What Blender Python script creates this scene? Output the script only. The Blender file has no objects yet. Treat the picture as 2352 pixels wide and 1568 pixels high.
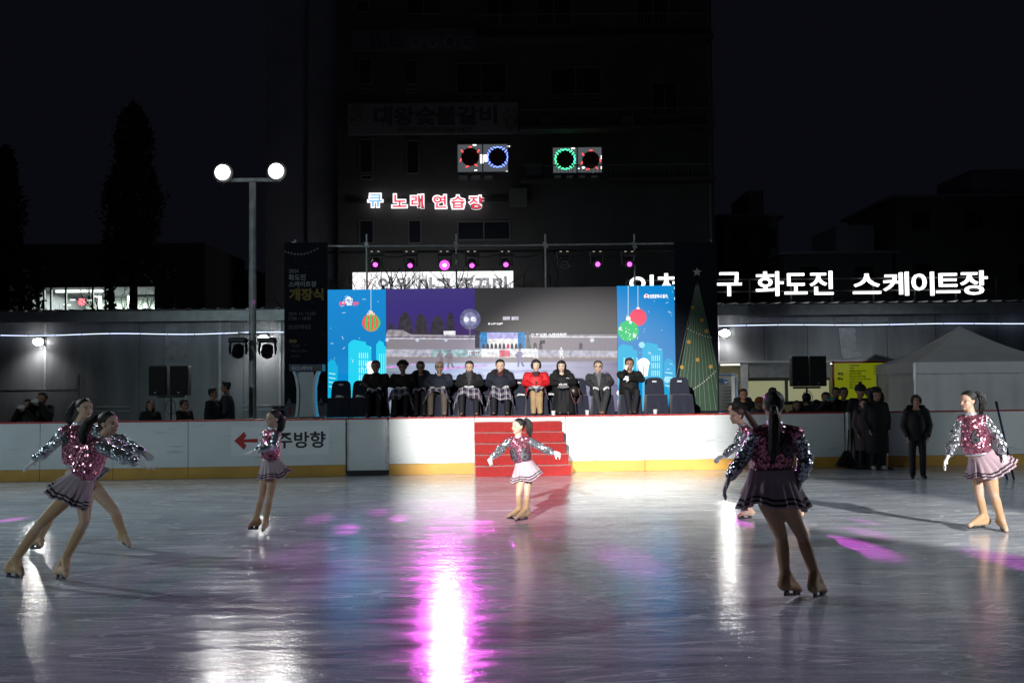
import bpy, math, random
from mathutils import Vector as V, Matrix
random.seed(7)
S = bpy.context.scene
COL = S.collection

# ---------------------------------------------------------------- camera, world, exposure, large lights
W2, H2, F2 = 2352.0, 1568.2, 2285.5          # measuring frame
CAMZ = 1.75
PITCH, ROLL = math.radians(2.28), math.radians(-0.573)
cam = bpy.data.cameras.new('camera'); cam.lens = 36.0*F2/W2; cam.sensor_width = 36; cam.clip_end = 600; cam.clip_start = .1
camo = bpy.data.objects.new('camera', cam); COL.objects.link(camo); S.camera = camo
MC = Matrix.Translation((0, 0, CAMZ)) @ Matrix.Rotation(math.pi/2+PITCH, 4, 'X') @ Matrix.Rotation(ROLL, 4, 'Z')
camo.matrix_world = MC
R3 = MC.to_3x3()

world = bpy.data.worlds.new('World'); S.world = world; world.use_nodes = True
bg = world.node_tree.nodes['Background']
bg.inputs[0].default_value = (0.0027, 0.0029, 0.0048, 1); bg.inputs[1].default_value = 1.0
S.view_settings.view_transform = 'Standard'; S.view_settings.look = 'None'
S.view_settings.exposure = 0; S.view_settings.gamma = 1
S.cycles.use_denoising = True
S.cycles.max_bounces = 6; S.cycles.diffuse_bounces = 3; S.cycles.glossy_bounces = 3
S.cycles.transmission_bounces = 3; S.cycles.transparent_max_bounces = 6
S.cycles.sample_clamp_indirect = 4; S.cycles.caustics_reflective = False; S.cycles.caustics_refractive = False
S.render.resolution_x = 1024; S.render.resolution_y = 682

def ray(u, v):
    return (R3 @ V(((u-W2/2)/F2, -(v-H2/2)/F2, -1.0))).normalized()
def at(u, v, Y):
    d = ray(u, v); return V((0, 0, CAMZ)) + d*(Y/d.y)
def ground(u, v, z=0.0):
    d = ray(u, v); return V((0, 0, CAMZ)) + d*((z-CAMZ)/d.z)

def spot(name, loc, tgt, power, deg, blend=.3, col=(1, 1, 1), size=.1):
    l = bpy.data.lights.new(name, 'SPOT'); l.energy = power; l.spot_size = math.radians(deg); l.spot_blend = blend
    l.color = col; l.shadow_soft_size = size
    o = bpy.data.objects.new(name, l); COL.objects.link(o); o.location = loc
    o.rotation_euler = (V(tgt)-V(loc)).to_track_quat('-Z', 'Y').to_euler(); return o
# unseen fills added to brighten boards, ice, tent; rink follow spots outside the picture
spot('rear_flood', (-16, -6, 8), (-5.2, 17, .4), 3600, 46, .8, (.74, .97, 1), .3)
spot('side_flood', (-21, 19, 9), (-1, 8, 0), 5600, 70, .8, (.80, .92, 1), .4)  # added fill from both sides, lifts the foreground ice
spot('side_flood', (21, 17, 9), (1, 7, 0), 4700, 70, .8, (.82, .90, 1), .4)
spot('rear_flood', (20, -8, 9), (11.6, 22, .2), 6500, 17, .7, (.88, .97, 1), .4)  # added fill aimed at the tent and right boards
spot('follow_spot', (-4.0, -7, 6.5), (.9, 18.8, 1.15), 54000, 14.8, .55, (1, .97, .93), .12)
spot('follow_spot', (11.2, -2.8, 5.5), (5.1, 12.2, .5), 24000, 13, .45, (1, .96, .92), .1)
spot('follow_spot', (9.5, -4, 6.0), (2.9, 12.6, .9), 4200, 7, .6, (1, .90, .96), .1)

# ---------------------------------------------------------------- helpers
def lin(h):
    if isinstance(h, str):
        h = h.lstrip('#'); c = [int(h[i:i+2], 16)/255 for i in (0, 2, 4)]
        return tuple((x/12.92 if x <= .04045 else ((x+.055)/1.055)**2.4) for x in c)
    return tuple(h)
MATS = {}
def noisy_emi(m, col, sc):
    n = m.node_tree.nodes; k = m.node_tree.links; p = n['Principled BSDF']; tc = n.new('ShaderNodeTexCoord'); z = n.new('ShaderNodeTexNoise'); z.inputs['Scale'].default_value = sc; z.inputs['Detail'].default_value = 8; k.new(tc.outputs['Object'], z.inputs['Vector'])
    r = n.new('ShaderNodeValToRGB'); c = lin(col); r.color_ramp.elements[0].position = .3; r.color_ramp.elements[1].position = .7; r.color_ramp.elements[0].color = (*[x*.55 for x in c], 1); r.color_ramp.elements[1].color = (*[min(1.2, x*1.35) for x in c], 1); k.new(z.outputs['Fac'], r.inputs[0]); k.new(r.outputs[0], p.inputs['Emission Color'])
def mat(name, col, rough=.6, metal=0, var=.18, scale=6., bump=0., bscale=40., coat=0., spec=.5, stretch=(1, 1, 1), sheen=0.):
    if name in MATS: return MATS[name]
    c = lin(col); m = bpy.data.materials.new(name); m.use_nodes = True; n = m.node_tree.nodes; k = m.node_tree.links
    p = n['Principled BSDF']; p.inputs['Roughness'].default_value = rough; p.inputs['Metallic'].default_value = metal
    p.inputs['Specular IOR Level'].default_value = spec; p.inputs['Coat Weight'].default_value = coat
    p.inputs['Sheen Weight'].default_value = sheen
    tc = n.new('ShaderNodeTexCoord'); mp = n.new('ShaderNodeMapping'); mp.inputs['Scale'].default_value = stretch
    k.new(tc.outputs['Object'], mp.inputs[0])
    nz = n.new('ShaderNodeTexNoise'); nz.inputs['Scale'].default_value = scale; nz.inputs['Detail'].default_value = 6
    k.new(mp.outputs[0], nz.inputs['Vector'])
    cr = n.new('ShaderNodeValToRGB'); cr.color_ramp.elements[0].position = .3; cr.color_ramp.elements[1].position = .72
    cr.color_ramp.elements[0].color = (*[x*(1-var) for x in c], 1); cr.color_ramp.elements[1].color = (*[min(1, x*(1+var*.7)) for x in c], 1)
    k.new(nz.outputs['Fac'], cr.inputs[0]); k.new(cr.outputs[0], p.inputs['Base Color'])
    if bump:
        b2 = n.new('ShaderNodeTexNoise'); b2.inputs['Scale'].default_value = bscale; b2.inputs['Detail'].default_value = 4
        k.new(mp.outputs[0], b2.inputs['Vector'])
        b = n.new('ShaderNodeBump'); b.inputs['Strength'].default_value = bump; b.inputs['Distance'].default_value = .02
        k.new(b2.outputs['Fac'], b.inputs['Height']); k.new(b.outputs[0], p.inputs['Normal'])
    MATS[name] = m; return m
def emi(name, col, st=1.0):
    if name in MATS: return MATS[name]
    m = bpy.data.materials.new(name); m.use_nodes = True; p = m.node_tree.nodes['Principled BSDF']
    p.inputs['Base Color'].default_value = (0.01, .01, .01, 1); p.inputs['Roughness'].default_value = .6
    p.inputs['Emission Color'].default_value = (*lin(col), 1); p.inputs['Emission Strength'].default_value = st
    MATS[name] = m; return m
def plaid(name):
    m = bpy.data.materials.new(name); m.use_nodes = True; n = m.node_tree.nodes; k = m.node_tree.links
    p = n['Principled BSDF']; p.inputs['Roughness'].default_value = .9
    uv = n.new('ShaderNodeUVMap'); sp = n.new('ShaderNodeSeparateXYZ'); k.new(uv.outputs[0], sp.inputs[0])
    def band(src, freq, off, w):
        a = n.new('ShaderNodeMath'); a.operation = 'MULTIPLY_ADD'; a.inputs[1].default_value = freq; a.inputs[2].default_value = off; k.new(src, a.inputs[0])
        f = n.new('ShaderNodeMath'); f.operation = 'FRACT'; k.new(a.outputs[0], f.inputs[0])
        l = n.new('ShaderNodeMath'); l.operation = 'LESS_THAN'; l.inputs[1].default_value = w; k.new(f.outputs[0], l.inputs[0]); return l.outputs[0]
    def add(a, b):
        q = n.new('ShaderNodeMath'); q.operation = 'ADD'; k.new(a, q.inputs[0]); k.new(b, q.inputs[1]); return q.outputs[0]
    def mix(fac, a, b):
        q = n.new('ShaderNodeMix'); q.data_type = 'RGBA'; k.new(fac, q.inputs[0])
        for i, x in ((6, a), (7, b)):
            if isinstance(x, tuple): q.inputs[i].default_value = (*x, 1)
            else: k.new(x, q.inputs[i])
        return q.outputs[2]
    red = add(band(sp.outputs[0], 3.6, .45, .22), band(sp.outputs[1], 3.6, .45, .22))
    w = add(add(band(sp.outputs[0], 3.6, 0, .10), band(sp.outputs[0], 3.6, .22, .07)), add(band(sp.outputs[1], 3.6, 0, .10), band(sp.outputs[1], 3.6, .22, .07)))
    h = n.new('ShaderNodeMath'); h.operation = 'MULTIPLY'; h.inputs[1].default_value = .5; k.new(red, h.inputs[0])
    c1 = mix(h.outputs[0], (.012, .014, .04), (.07, .012, .03))
    h2 = n.new('ShaderNodeMath'); h2.operation = 'MULTIPLY'; h2.inputs[1].default_value = .55; h2.use_clamp = True; k.new(w, h2.inputs[0])
    c2 = mix(h2.outputs[0], c1, (.62, .62, .66)); k.new(c2, p.inputs['Base Color'])
    return m
def sequin(name, col, scale=75., rough=.22, amp=1.0):
    m = bpy.data.materials.new(name); m.use_nodes = True; n = m.node_tree.nodes; k = m.node_tree.links
    p = n['Principled BSDF']; p.inputs['Roughness'].default_value = rough; p.inputs['Metallic'].default_value = .85
    tc = n.new('ShaderNodeTexCoord'); vo = n.new('ShaderNodeTexVoronoi'); vo.inputs['Scale'].default_value = scale
    k.new(tc.outputs['Object'], vo.inputs['Vector'])
    s = n.new('ShaderNodeVectorMath'); s.operation = 'SUBTRACT'; s.inputs[1].default_value = (.5, .5, .5); k.new(vo.outputs['Color'], s.inputs[0])
    q = n.new('ShaderNodeVectorMath'); q.operation = 'SCALE'; q.inputs['Scale'].default_value = amp; k.new(s.outputs[0], q.inputs[0])
    g = n.new('ShaderNodeNewGeometry'); a = n.new('ShaderNodeVectorMath'); a.operation = 'ADD'
    k.new(g.outputs['Normal'], a.inputs[0]); k.new(q.outputs[0], a.inputs[1])
    nn = n.new('ShaderNodeVectorMath'); nn.operation = 'NORMALIZE'; k.new(a.outputs[0], nn.inputs[0]); k.new(nn.outputs[0], p.inputs['Normal'])
    c = lin(col); mx = n.new('ShaderNodeMix'); mx.data_type = 'RGBA'; sx = n.new('ShaderNodeSeparateColor'); k.new(vo.outputs['Color'], sx.inputs[0])
    k.new(sx.outputs[0], mx.inputs[0]); mx.inputs[6].default_value = (*[x*.55 for x in c], 1); mx.inputs[7].default_value = (*[min(1, x*1.35) for x in c], 1)
    k.new(mx.outputs[2], p.inputs['Base Color']); return m

def wloc(o):
    w = V((0, 0, 0))
    while o is not None: w += o.location; o = o.parent
    return w
def tag(o, label=None, cat=None, group=None, kind=None):
    if label: o['label'] = label
    if cat: o['category'] = cat
    if group: o['group'] = group
    if kind: o['kind'] = kind
    return o
def empty(name, loc, label, cat, group=None):
    o = bpy.data.objects.new(name, None); COL.objects.link(o); o.location = loc; o.empty_display_size = .1
    return tag(o, label, cat, group)
def link_mesh(name, me, parent=None, smooth=False, origin=None):
    o = bpy.data.objects.new(name, me); COL.objects.link(o)
    off = wloc(parent) if parent else (V(origin) if origin is not None else V((0, 0, 0)))
    if off.length: me.transform(Matrix.Translation(-off))
    if parent: o.parent = parent
    elif origin is not None: o.location = origin
    if smooth:
        me.polygons.foreach_set('use_smooth', [True]*len(me.polygons))
    return o
def copy_tree(o, parent=None):
    c = o.copy(); COL.objects.link(c); c.parent = parent
    for ch in list(o.children): copy_tree(ch, c)
    return c

class MB:
    def __init__(s): s.v = []; s.f = []; s.m = []; s.mats = []; s.cur = 0; s.uv = {}
    def use(s, m):
        if m not in s.mats: s.mats.append(m)
        s.cur = s.mats.index(m); return s
    def add(s, vs, fs):
        b = len(s.v); s.v += [V(x) for x in vs]
        for f in fs: s.f.append(tuple(i+b for i in f)); s.m.append(s.cur)
        return b
    def poly(s, pts): s.add(pts, [tuple(range(len(pts)))]); return s
    def box(s, c, d, ax=None):
        c = V(c); X, Y, Z = ax if ax else (V((1, 0, 0)), V((0, 1, 0)), V((0, 0, 1)))
        hx, hy, hz = d[0]/2, d[1]/2, d[2]/2
        vs = [c+X*(i*hx)+Y*(j*hy)+Z*(l*hz) for l in (-1, 1) for j in (-1, 1) for i in (-1, 1)]
        s.add(vs, [(0, 2, 3, 1), (4, 5, 7, 6), (0, 1, 5, 4), (2, 6, 7, 3), (0, 4, 6, 2), (1, 3, 7, 5)]); return s
    def box2(s, a, b):
        a = V(a); b = V(b); return s.box((a+b)/2, [abs(x) for x in (b-a)])
    def ell(s, c, r, ax=None, n=12, mrows=8):
        c = V(c); X, Y, Z = ax if ax else (V((1, 0, 0)), V((0, 1, 0)), V((0, 0, 1)))
        if not hasattr(r, '__len__'): r = (r, r, r)
        vs = [c-Z*r[2]]
        for i in range(1, mrows):
            ph = -math.pi/2+math.pi*i/mrows
            for j in range(n):
                t = 2*math.pi*j/n; vs.append(c+X*(r[0]*math.cos(ph)*math.cos(t))+Y*(r[1]*math.cos(ph)*math.sin(t))+Z*(r[2]*math.sin(ph)))
        vs.append(c+Z*r[2]); fs = []
        for j in range(n):
            fs.append((0, 1+(j+1) % n, 1+j))
            for i in range(mrows-2):
                a = 1+i*n; fs.append((a+j, a+(j+1) % n, a+n+(j+1) % n, a+n+j))
            a = 1+(mrows-2)*n; fs.append((a+j, a+(j+1) % n, len(vs)-1))
        s.add(vs, fs); return s
    def loft(s, secs, n=14, caps=True):
        """secs: (centre, X, Y, rx, ry)"""
        vs = []
        for c, X, Y, rx, ry in secs:
            for j in range(n):
                t = 2*math.pi*j/n; vs.append(V(c)+X*(rx*math.cos(t))+Y*(ry*math.sin(t)))
        fs = []
        for i in range(len(secs)-1):
            for j in range(n):
                fs.append((i*n+j, i*n+(j+1) % n, (i+1)*n+(j+1) % n, (i+1)*n+j))
        if caps:
            fs.append(tuple(range(n-1, -1, -1))); fs.append(tuple(range((len(secs)-1)*n, len(secs)*n)))
        s.add(vs, fs); return s
    def tube(s, pts, r, n=8):
        pts = [V(p) for p in pts]; rs = r if hasattr(r, '__len__') else [r]*len(pts); secs = []
        up = V((0, 0, 1)); prev = None
        for i, p in enumerate(pts):
            d = (pts[min(i+1, len(pts)-1)]-pts[max(i-1, 0)])
            d = d.normalized() if d.length > 1e-9 else V((0, 0, 1))
            X = (prev - d*prev.dot(d)) if prev is not None else d.cross(up)
            if X.length < 1e-4: X = d.cross(V((0, 1, 0)))
            X.normalize(); prev = X; secs.append((p, X, d.cross(X), rs[i], rs[i]))
        return s.loft(secs, n)
    def cap(s, a, b, ra, rb=None, n=12):
        a = V(a); b = V(b); rb = ra if rb is None else rb; d = b-a
        if d.length < 1e-6: return s.ell(a, ra)
        d.normalize(); pts = []; rs = []
        for q in (-.98, -.7, -.35): pts.append(a+d*(ra*q)); rs.append(ra*math.sqrt(1-q*q))
        pts.append(a); rs.append(ra); pts.append((a+b)/2); rs.append((ra+rb)/2); pts.append(b); rs.append(rb)
        for q in (.35, .7, .98): pts.append(b+d*(rb*q)); rs.append(rb*math.sqrt(1-q*q))
        return s.tube(pts, rs, n)
    def mesh(s, name):
        me = bpy.data.meshes.new(name); me.from_pydata([tuple(x) for x in s.v], [], s.f)
        for m in s.mats: me.materials.append(m)
        if len(s.mats) > 1: me.polygons.foreach_set('material_index', s.m)
        return me
    def build(s, name, parent=None, smooth=False, origin=None, bevel=0):
        me = s.mesh(name)
        if smooth == 'auto':
            o = link_mesh(name, me, parent, True, origin)
            import bmesh
            bm = bmesh.new(); bm.from_mesh(me)
            for e in bm.edges:
                if len(e.link_faces) == 2 and e.calc_face_angle(0) > .7: e.smooth = False
            bm.to_mesh(me); bm.free()
        else: o = link_mesh(name, me, parent, smooth, origin)
        if bevel:
            b = o.modifiers.new('bevel', 'BEVEL'); b.width = bevel; b.segments = 2; b.limit_method = 'ANGLE'
        return o

TMP = bpy.data.collections.new('tmp'); 
def remeshed(mb, voxel, smooth=4, fac=.5):
    me = mb.mesh('t'); o = bpy.data.objects.new('t', me); COL.objects.link(o)
    r = o.modifiers.new('r', 'REMESH'); r.mode = 'VOXEL'; r.voxel_size = voxel
    s = o.modifiers.new('s', 'SMOOTH'); s.iterations = smooth; s.factor = fac
    dg = bpy.context.evaluated_depsgraph_get(); out = bpy.data.meshes.new_from_object(o.evaluated_get(dg))
    bpy.data.objects.remove(o); bpy.data.meshes.remove(me); out.materials.clear()
    return out
def blob(name, mb, m, parent, voxel=.012, smooth=4, paint=None):
    me = remeshed(mb, voxel, smooth); me.name = name
    ms = m if isinstance(m, (list, tuple)) else [m]
    for x in ms: me.materials.append(x)
    if paint:
        idx = [paint(p.center) for p in me.polygons]; me.polygons.foreach_set('material_index', idx)
    return link_mesh(name, me, parent, True)

def text_mesh(s, bold=0., extrude=0.):
    c = bpy.data.curves.new('t', 'FONT'); c.body = s; c.size = 1; c.offset = bold; c.extrude = extrude; c.resolution_u = 3
    o = bpy.data.objects.new('t', c); COL.objects.link(o)
    dg = bpy.context.evaluated_depsgraph_get(); me = bpy.data.meshes.new_from_object(o.evaluated_get(dg))
    bpy.data.objects.remove(o); bpy.data.curves.remove(c); me.materials.clear(); return me
def text_fit(name, s, org, right, up, w, h, m, parent, bold=.0, depth=0.):
    """text filling a w x h box whose lower-left corner is org; depth = thickness in metres"""
    me = text_mesh(s, bold, .5 if depth else 0)
    xs = [v.co.x for v in me.vertices]; ys = [v.co.y for v in me.vertices]
    x0, x1, y0, y1 = min(xs), max(xs), min(ys), max(ys); nrm = V(right).cross(V(up)).normalized()
    for v in me.vertices:
        a = (v.co.x-x0)/(x1-x0)*w; b = (v.co.y-y0)/(y1-y0)*h; c = (v.co.z+.5)*depth if depth else 0
        v.co = V(org)+V(right)*a+V(up)*b+nrm*c
    me.materials.append(m); return link_mesh(name, me, parent)
XR, ZU = V((1, 0, 0)), V((0, 0, 1))
def text_px(name, s, u0, u1, vt, vb, Y, m, parent, bold=.0, depth=0.):
    a = at((u0+u1)/2, vb, Y); l = at(u0, vb, Y); r = at(u1, vb, Y); t = at((u0+u1)/2, vt, Y)
    return text_fit(name, s, (l.x, Y, a.z), XR, ZU, r.x-l.x, t.z-a.z, m, parent, bold, depth)
def rect(mb, u0, v0, u1, v1, Y, th=0.):
    a = at(u0, (v0+v1)/2, Y); b = at(u1, (v0+v1)/2, Y); t = at((u0+u1)/2, v0, Y); d = at((u0+u1)/2, v1, Y)
    if th: mb.box2((a.x, Y, d.z), (b.x, Y+th, t.z))
    else: mb.poly([(a.x, Y, d.z), (b.x, Y, d.z), (b.x, Y, t.z), (a.x, Y, t.z)])
    return a.x, b.x, d.z, t.z
def disc(mb, u, v, ru, Y, rv=None, n=24, a0=0, a1=2*math.pi):
    rv = rv or ru; mb.poly([at(u+ru*math.cos(a0+(a1-a0)*i/n), v-rv*math.sin(a0+(a1-a0)*i/n), Y) for i in range(n if a1-a0 > 6.2 else n+1)][::-1] if False else [at(u+ru*math.cos(a0+(a1-a0)*i/n), v+rv*math.sin(a0+(a1-a0)*i/n), Y) for i in range(n if a1-a0 > 6.2 else n+1)])
# ---------------------------------------------------------------- ground and ice
def ice_material():
    m = bpy.data.materials.new('ice'); m.use_nodes = True; n = m.node_tree.nodes; k = m.node_tree.links
    p = n['Principled BSDF']; p.inputs['IOR'].default_value = 1.45; p.inputs['Specular IOR Level'].default_value = .5
    tc = n.new('ShaderNodeTexCoord')
    def noise(scale, st, det=5, rot=0, dist=0):
        mp = n.new('ShaderNodeMapping'); mp.inputs['Scale'].default_value = st; mp.inputs['Rotation'].default_value = (0, 0, rot); k.new(tc.outputs['Object'], mp.inputs[0])
        z = n.new('ShaderNodeTexNoise'); z.inputs['Scale'].default_value = scale; z.inputs['Detail'].default_value = det; z.inputs['Distortion'].default_value = dist
        k.new(mp.outputs[0], z.inputs['Vector']); return z.outputs['Fac']
    def ramp(src, a, b, c0, c1):
        r = n.new('ShaderNodeValToRGB'); r.color_ramp.elements[0].position = a; r.color_ramp.elements[1].position = b
        r.color_ramp.elements[0].color = (*c0, 1); r.color_ramp.elements[1].color = (*c1, 1); k.new(src, r.inputs[0]); return r.outputs[0]
    def mx(a, b, f, typ='MIX'):
        q = n.new('ShaderNodeMix'); q.data_type = 'RGBA'; q.blend_type = typ
        if isinstance(f, float): q.inputs[0].default_value = f
        else: k.new(f, q.inputs[0])
        k.new(a, q.inputs[6]); k.new(b, q.inputs[7]); return q.outputs[2]
    big = ramp(noise(.35, (.6, 1.6, 1), 5, .1), .3, .7, (.38, .42, .49), (.60, .64, .70))
    st = ramp(noise(2.2, (.35, 2.6, 1), 8, .06), .42, .62, (.84, .84, .84), (1.1, 1.1, 1.1))
    col = mx(big, st, .8, 'MULTIPLY')
    # skate scratches: thin pale curved lines, three families
    sc = None
    for rot, scl in ((.3, 1.3), (-.5, 1.7), (1.5, 1.1), (.9, 2.1)):
        z = noise(scl, (.22, 1.4, 1), 1.5, rot, .6)
        a = n.new('ShaderNodeMath'); a.operation = 'PINGPONG'; a.inputs[1].default_value = .055; k.new(z, a.inputs[0])
        l = n.new('ShaderNodeMath'); l.operation = 'LESS_THAN'; l.inputs[1].default_value = .0048; k.new(a.outputs[0], l.inputs[0])
        g = n.new('ShaderNodeMath'); g.operation = 'MULTIPLY'; k.new(l.outputs[0], g.inputs[0]); k.new(ramp(noise(.7, (1, 1, 1), 2, rot), .46, .56, (0, 0, 0), (1, 1, 1)), g.inputs[1])
        if sc is None: sc = g.outputs[0]
        else:
            q = n.new('ShaderNodeMath'); q.operation = 'MAXIMUM'; k.new(sc, q.inputs[0]); k.new(g.outputs[0], q.inputs[1]); sc = q.outputs[0]
    f = n.new('ShaderNodeMath'); f.operation = 'MULTIPLY'; f.inputs[1].default_value = .8; k.new(sc, f.inputs[0])
    white = n.new('ShaderNodeRGB'); white.outputs[0].default_value = (.92, .94, .96, 1)
    col = mx(col, white.outputs[0], f.outputs[0]); k.new(col, p.inputs['Base Color'])
    speck = ramp(noise(42, (.6, 1, 1), 2), .62, .70, (0, 0, 0), (.75, .75, .75)); col = mx(col, white.outputs[0], speck)
    dirt = ramp(noise(5, (.3, 1.5, 1), 9, .05, .3), .50, .66, (1, 1, 1), (.66, .68, .71)); col = mx(col, dirt, .8, 'MULTIPLY'); k.new(col, p.inputs['Base Color'])
    rr = n.new('ShaderNodeMapRange'); rr.inputs[1].default_value = .38; rr.inputs[2].default_value = .62; rr.inputs[3].default_value = .08; rr.inputs[4].default_value = .19
    k.new(noise(2.4, (.35, 2.4, 1), 7, .03), rr.inputs[0]); k.new(rr.outputs[0], p.inputs['Roughness'])
    b1 = n.new('ShaderNodeBump'); b1.inputs['Strength'].default_value = .31; b1.inputs['Distance'].default_value = .010; k.new(noise(8, (.7, 1.3, 1), 3, .05), b1.inputs['Height'])
    b2 = n.new('ShaderNodeBump'); b2.inputs['Strength'].default_value = .4; b2.inputs['Distance'].default_value = .003; k.new(noise(55, (.7, 1, 1), 4), b2.inputs['Height'])
    k.new(b1.outputs[0], b2.inputs['Normal']); k.new(b2.outputs[0], p.inputs['Normal'])
    return m
G0, G1 = ground(0, 1106), ground(1950, 1073)
BD = (G1-G0).normalized(); BN = V((BD.y, -BD.x, 0))          # BN faces the camera
def bl(u, off=0.):
    d = ray(u, 1000); q = G0+BN*off
    t = (q.y*d.x-q.x*d.y)/(BD.x*d.y-BD.y*d.x); return q+BD*t
g = MB().use(mat('asphalt', (.05, .05, .052), .9, var=.3, scale=3, bump=.3)); g.poly([(-300, -100, -.02), (300, -100, -.02), (300, 400, -.02), (-300, 400, -.02)])
tag(g.build('ground'), kind='structure')
eL, eR = bl(-900, -.1), bl(3400, -.1)
g = MB().use(ice_material()); g.poly([(eL.x, -14, 0), (eR.x, -14, 0), (eR.x, eR.y, 0), (eL.x, eL.y, 0)])
tag(g.build('ice_rink'), kind='structure')

# ---------------------------------------------------------------- rink barrier
M_board = mat('barrier_white', (.70, .74, .74), .45, var=.07, scale=1.3, bump=.04, bscale=12)
def scuff(m, dark):
    n = m.node_tree.nodes; k = m.node_tree.links; p = n['Principled BSDF']; old = p.inputs['Base Color'].links[0].from_socket; tc = n.new('ShaderNodeTexCoord'); out = old
    for rot, st, sc_, a, b in ((.35, (.5, 1, 3.5), 3.0, .64, .70), (-.6, (.4, 1, 5), 5.0, .66, .71), (0, (1, 1, 1), 26, .70, .76)):
        mp = n.new('ShaderNodeMapping'); mp.inputs['Rotation'].default_value = (0, rot, 0); mp.inputs['Scale'].default_value = st; k.new(tc.outputs['Object'], mp.inputs[0])
        z = n.new('ShaderNodeTexNoise'); z.inputs['Scale'].default_value = sc_; z.inputs['Detail'].default_value = 5; k.new(mp.outputs[0], z.inputs['Vector'])
        r = n.new('ShaderNodeMapRange'); r.inputs[1].default_value = a; r.inputs[2].default_value = b; r.inputs[4].default_value = .55; k.new(z.outputs['Fac'], r.inputs[0])
        q_ = n.new('ShaderNodeMix'); q_.data_type = 'RGBA'; k.new(r.outputs[0], q_.inputs[0]); k.new(out, q_.inputs[6]); q_.inputs[7].default_value = (*dark, 1); out = q_.outputs[2]
    k.new(out, p.inputs['Base Color'])
scuff(M_board, (.38, .40, .41))
M_kick = mat('kick_yellow', (.62, .33, .05), .5, var=.2, scale=2)
M_red = mat('rail_red', (.40, .02, .02), .4, var=.15)
M_steel = mat('steel', (.55, .56, .58), .4, .35, var=.25, scale=9, bump=.1)
M_dark = mat('dark_metal', (.02, .02, .022), .5, var=.2)
HB = 1.085
def brun(mb, u0, u1, z0, z1, o0, o1, gap=.006, trim=True):
    a = bl(u0)+BD*gap; b = bl(u1)-BD*gap
    c = (a+b)/2+BN*((o0+o1)/2)+ZU*((z0+z1)/2); mb.box(c, ((b-a).length, abs(o1-o0), z1-z0), (BD, -BN, ZU)); return a, b
def barrier(name, label, segs, gate=None, nokick=()):
    a = bl(segs[0][0]); t = empty(name, a, label, 'rink barrier', 'barriers round the ice')
    for (u0, u1) in segs:
        m = MB().use(M_board); brun(m, u0, u1, .21, HB-.03, 0, -.05)
        m.use(M_steel)                                              # bolt heads in the panel edge
        p0, p1 = bl(u0)+BD*.05, bl(u1)-BD*.05
        for p in (p0, p1):
            for z in (.3, .62, .95): m.ell(p+BN*.001+ZU*z, .009, n=6, mrows=4)
        m.build('board_panel', t)
        m = MB().use(M_kick); brun(m, u0, u1, .002, .205, .012, -.05, .004); m.build('kick_strip', t)
        m = MB().use(M_red); brun(m, u0, u1, HB-.029, HB, .018, -.07, 0); m.build('top_rail', t, bevel=.006)
    return t
us = [-520, -300, -120, 92, 260, 432, 617, 794]
left = barrier('rink_barrier', 'long white barrier with red rail on the left carrying the arrow sign', [(us[i], us[i+1]) for i in range(len(us)-1)])
gate = empty('barrier_gate', bl(842), 'narrow white gate panel with dark foot between arrow sign and red steps', 'gate')
m = MB().use(M_board); brun(m, 797, 889, .1, HB-.03, .004, -.045); m.use(M_steel); brun(m, 797, 801, .1, HB-.035, .012, .005, 0); brun(m, 885, 889, .1, HB-.035, .012, .005, 0); m.build('board_panel', gate)
m = MB().use(M_dark); brun(m, 797, 889, .002, .095, .0, -.045); m.build('foot_plate', gate)
m = MB().use(M_red); brun(m, 797, 889, HB-.029, HB, .018, -.07, 0); m.build('top_rail', gate)
m = MB().use(M_steel); p = bl(891); m.tube([p+BN*.02+ZU*.1, p+BN*.02+ZU*(HB-.05)], .018, 8); m.build('hinge_post', gate)
us = [893, 1090, 1300, 1480, 1722, 1940]
mid = barrier('rink_barrier', 'brightly lit white barrier running behind the red steps', [(us[i], us[i+1]) for i in range(len(us)-1)])
p = bl(1948); m = MB().use(M_steel); m.tube([p+ZU*0, p+ZU*(HB-.01)], .055, 14); m.build('end_post', mid, smooth='auto')
us = [2038, 2250, 2480, 2760, 3080]
barrier('rink_barrier', 'shaded white barrier on the far right in front of the tent', [(us[i], us[i+1]) for i in range(len(us)-1)])
# arrow sign
sg = bl(531, .004); sg2 = bl(755, .004)
def bpz(u, v, off):                                                # point on the barrier face plane
    d = ray(u, v); q = bl(u, off); s = (q.x**2+q.y**2)**.5/(d.x**2+d.y**2)**.5; return V((q.x, q.y, CAMZ+d.z*s))
sign = empty('direction_sign', sg, 'white sheet with a red left arrow and black lettering fixed to the barrier', 'sign')
m = MB().use(mat('sheet_white', (.78, .80, .82), .5, var=.04))
zb, zt = bpz(640, 1045, .01).z, bpz(640, 979, .01).z
m.box((sg+sg2)/2+ZU*((zb+zt)/2), ((sg2-sg).length, .006, zt-zb), (BD, -BN, ZU)); m.build('sheet', sign)
O = lambda u, v: bpz(u, v, .010)
m = MB().use(mat('arrow_red', (.45, .02, .02), .6, var=.05)); zc = O(560, 1012).z; xl = bl(538, .010); L = (bl(592, .010)-xl).length
A = lambda s, h: V((xl.x, xl.y, 0))+BD*(s*L)+ZU*(zc+h)
m.poly([A(0, 0), A(.42, -.17), A(.52, -.09), A(.35, .0), A(.52, .09), A(.42, .17)][::1])
m.poly([A(.30, -.028), A(1, -.035), A(1, .035), A(.30, .028)]); m.v = [x+BN*(.0005*(i > 5)) for i, x in enumerate(m.v)]; m.build('arrow', sign)
bk = mat('letter_black', (.015, .015, .018), .6, var=.05)
o = O(597, 1030); w = (bl(748, .012)-bl(597, .012)).length
text_fit('lettering', '활주방향', V((o.x, o.y, o.z)), BD, ZU, w, .31, bk, sign, .022)

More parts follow.
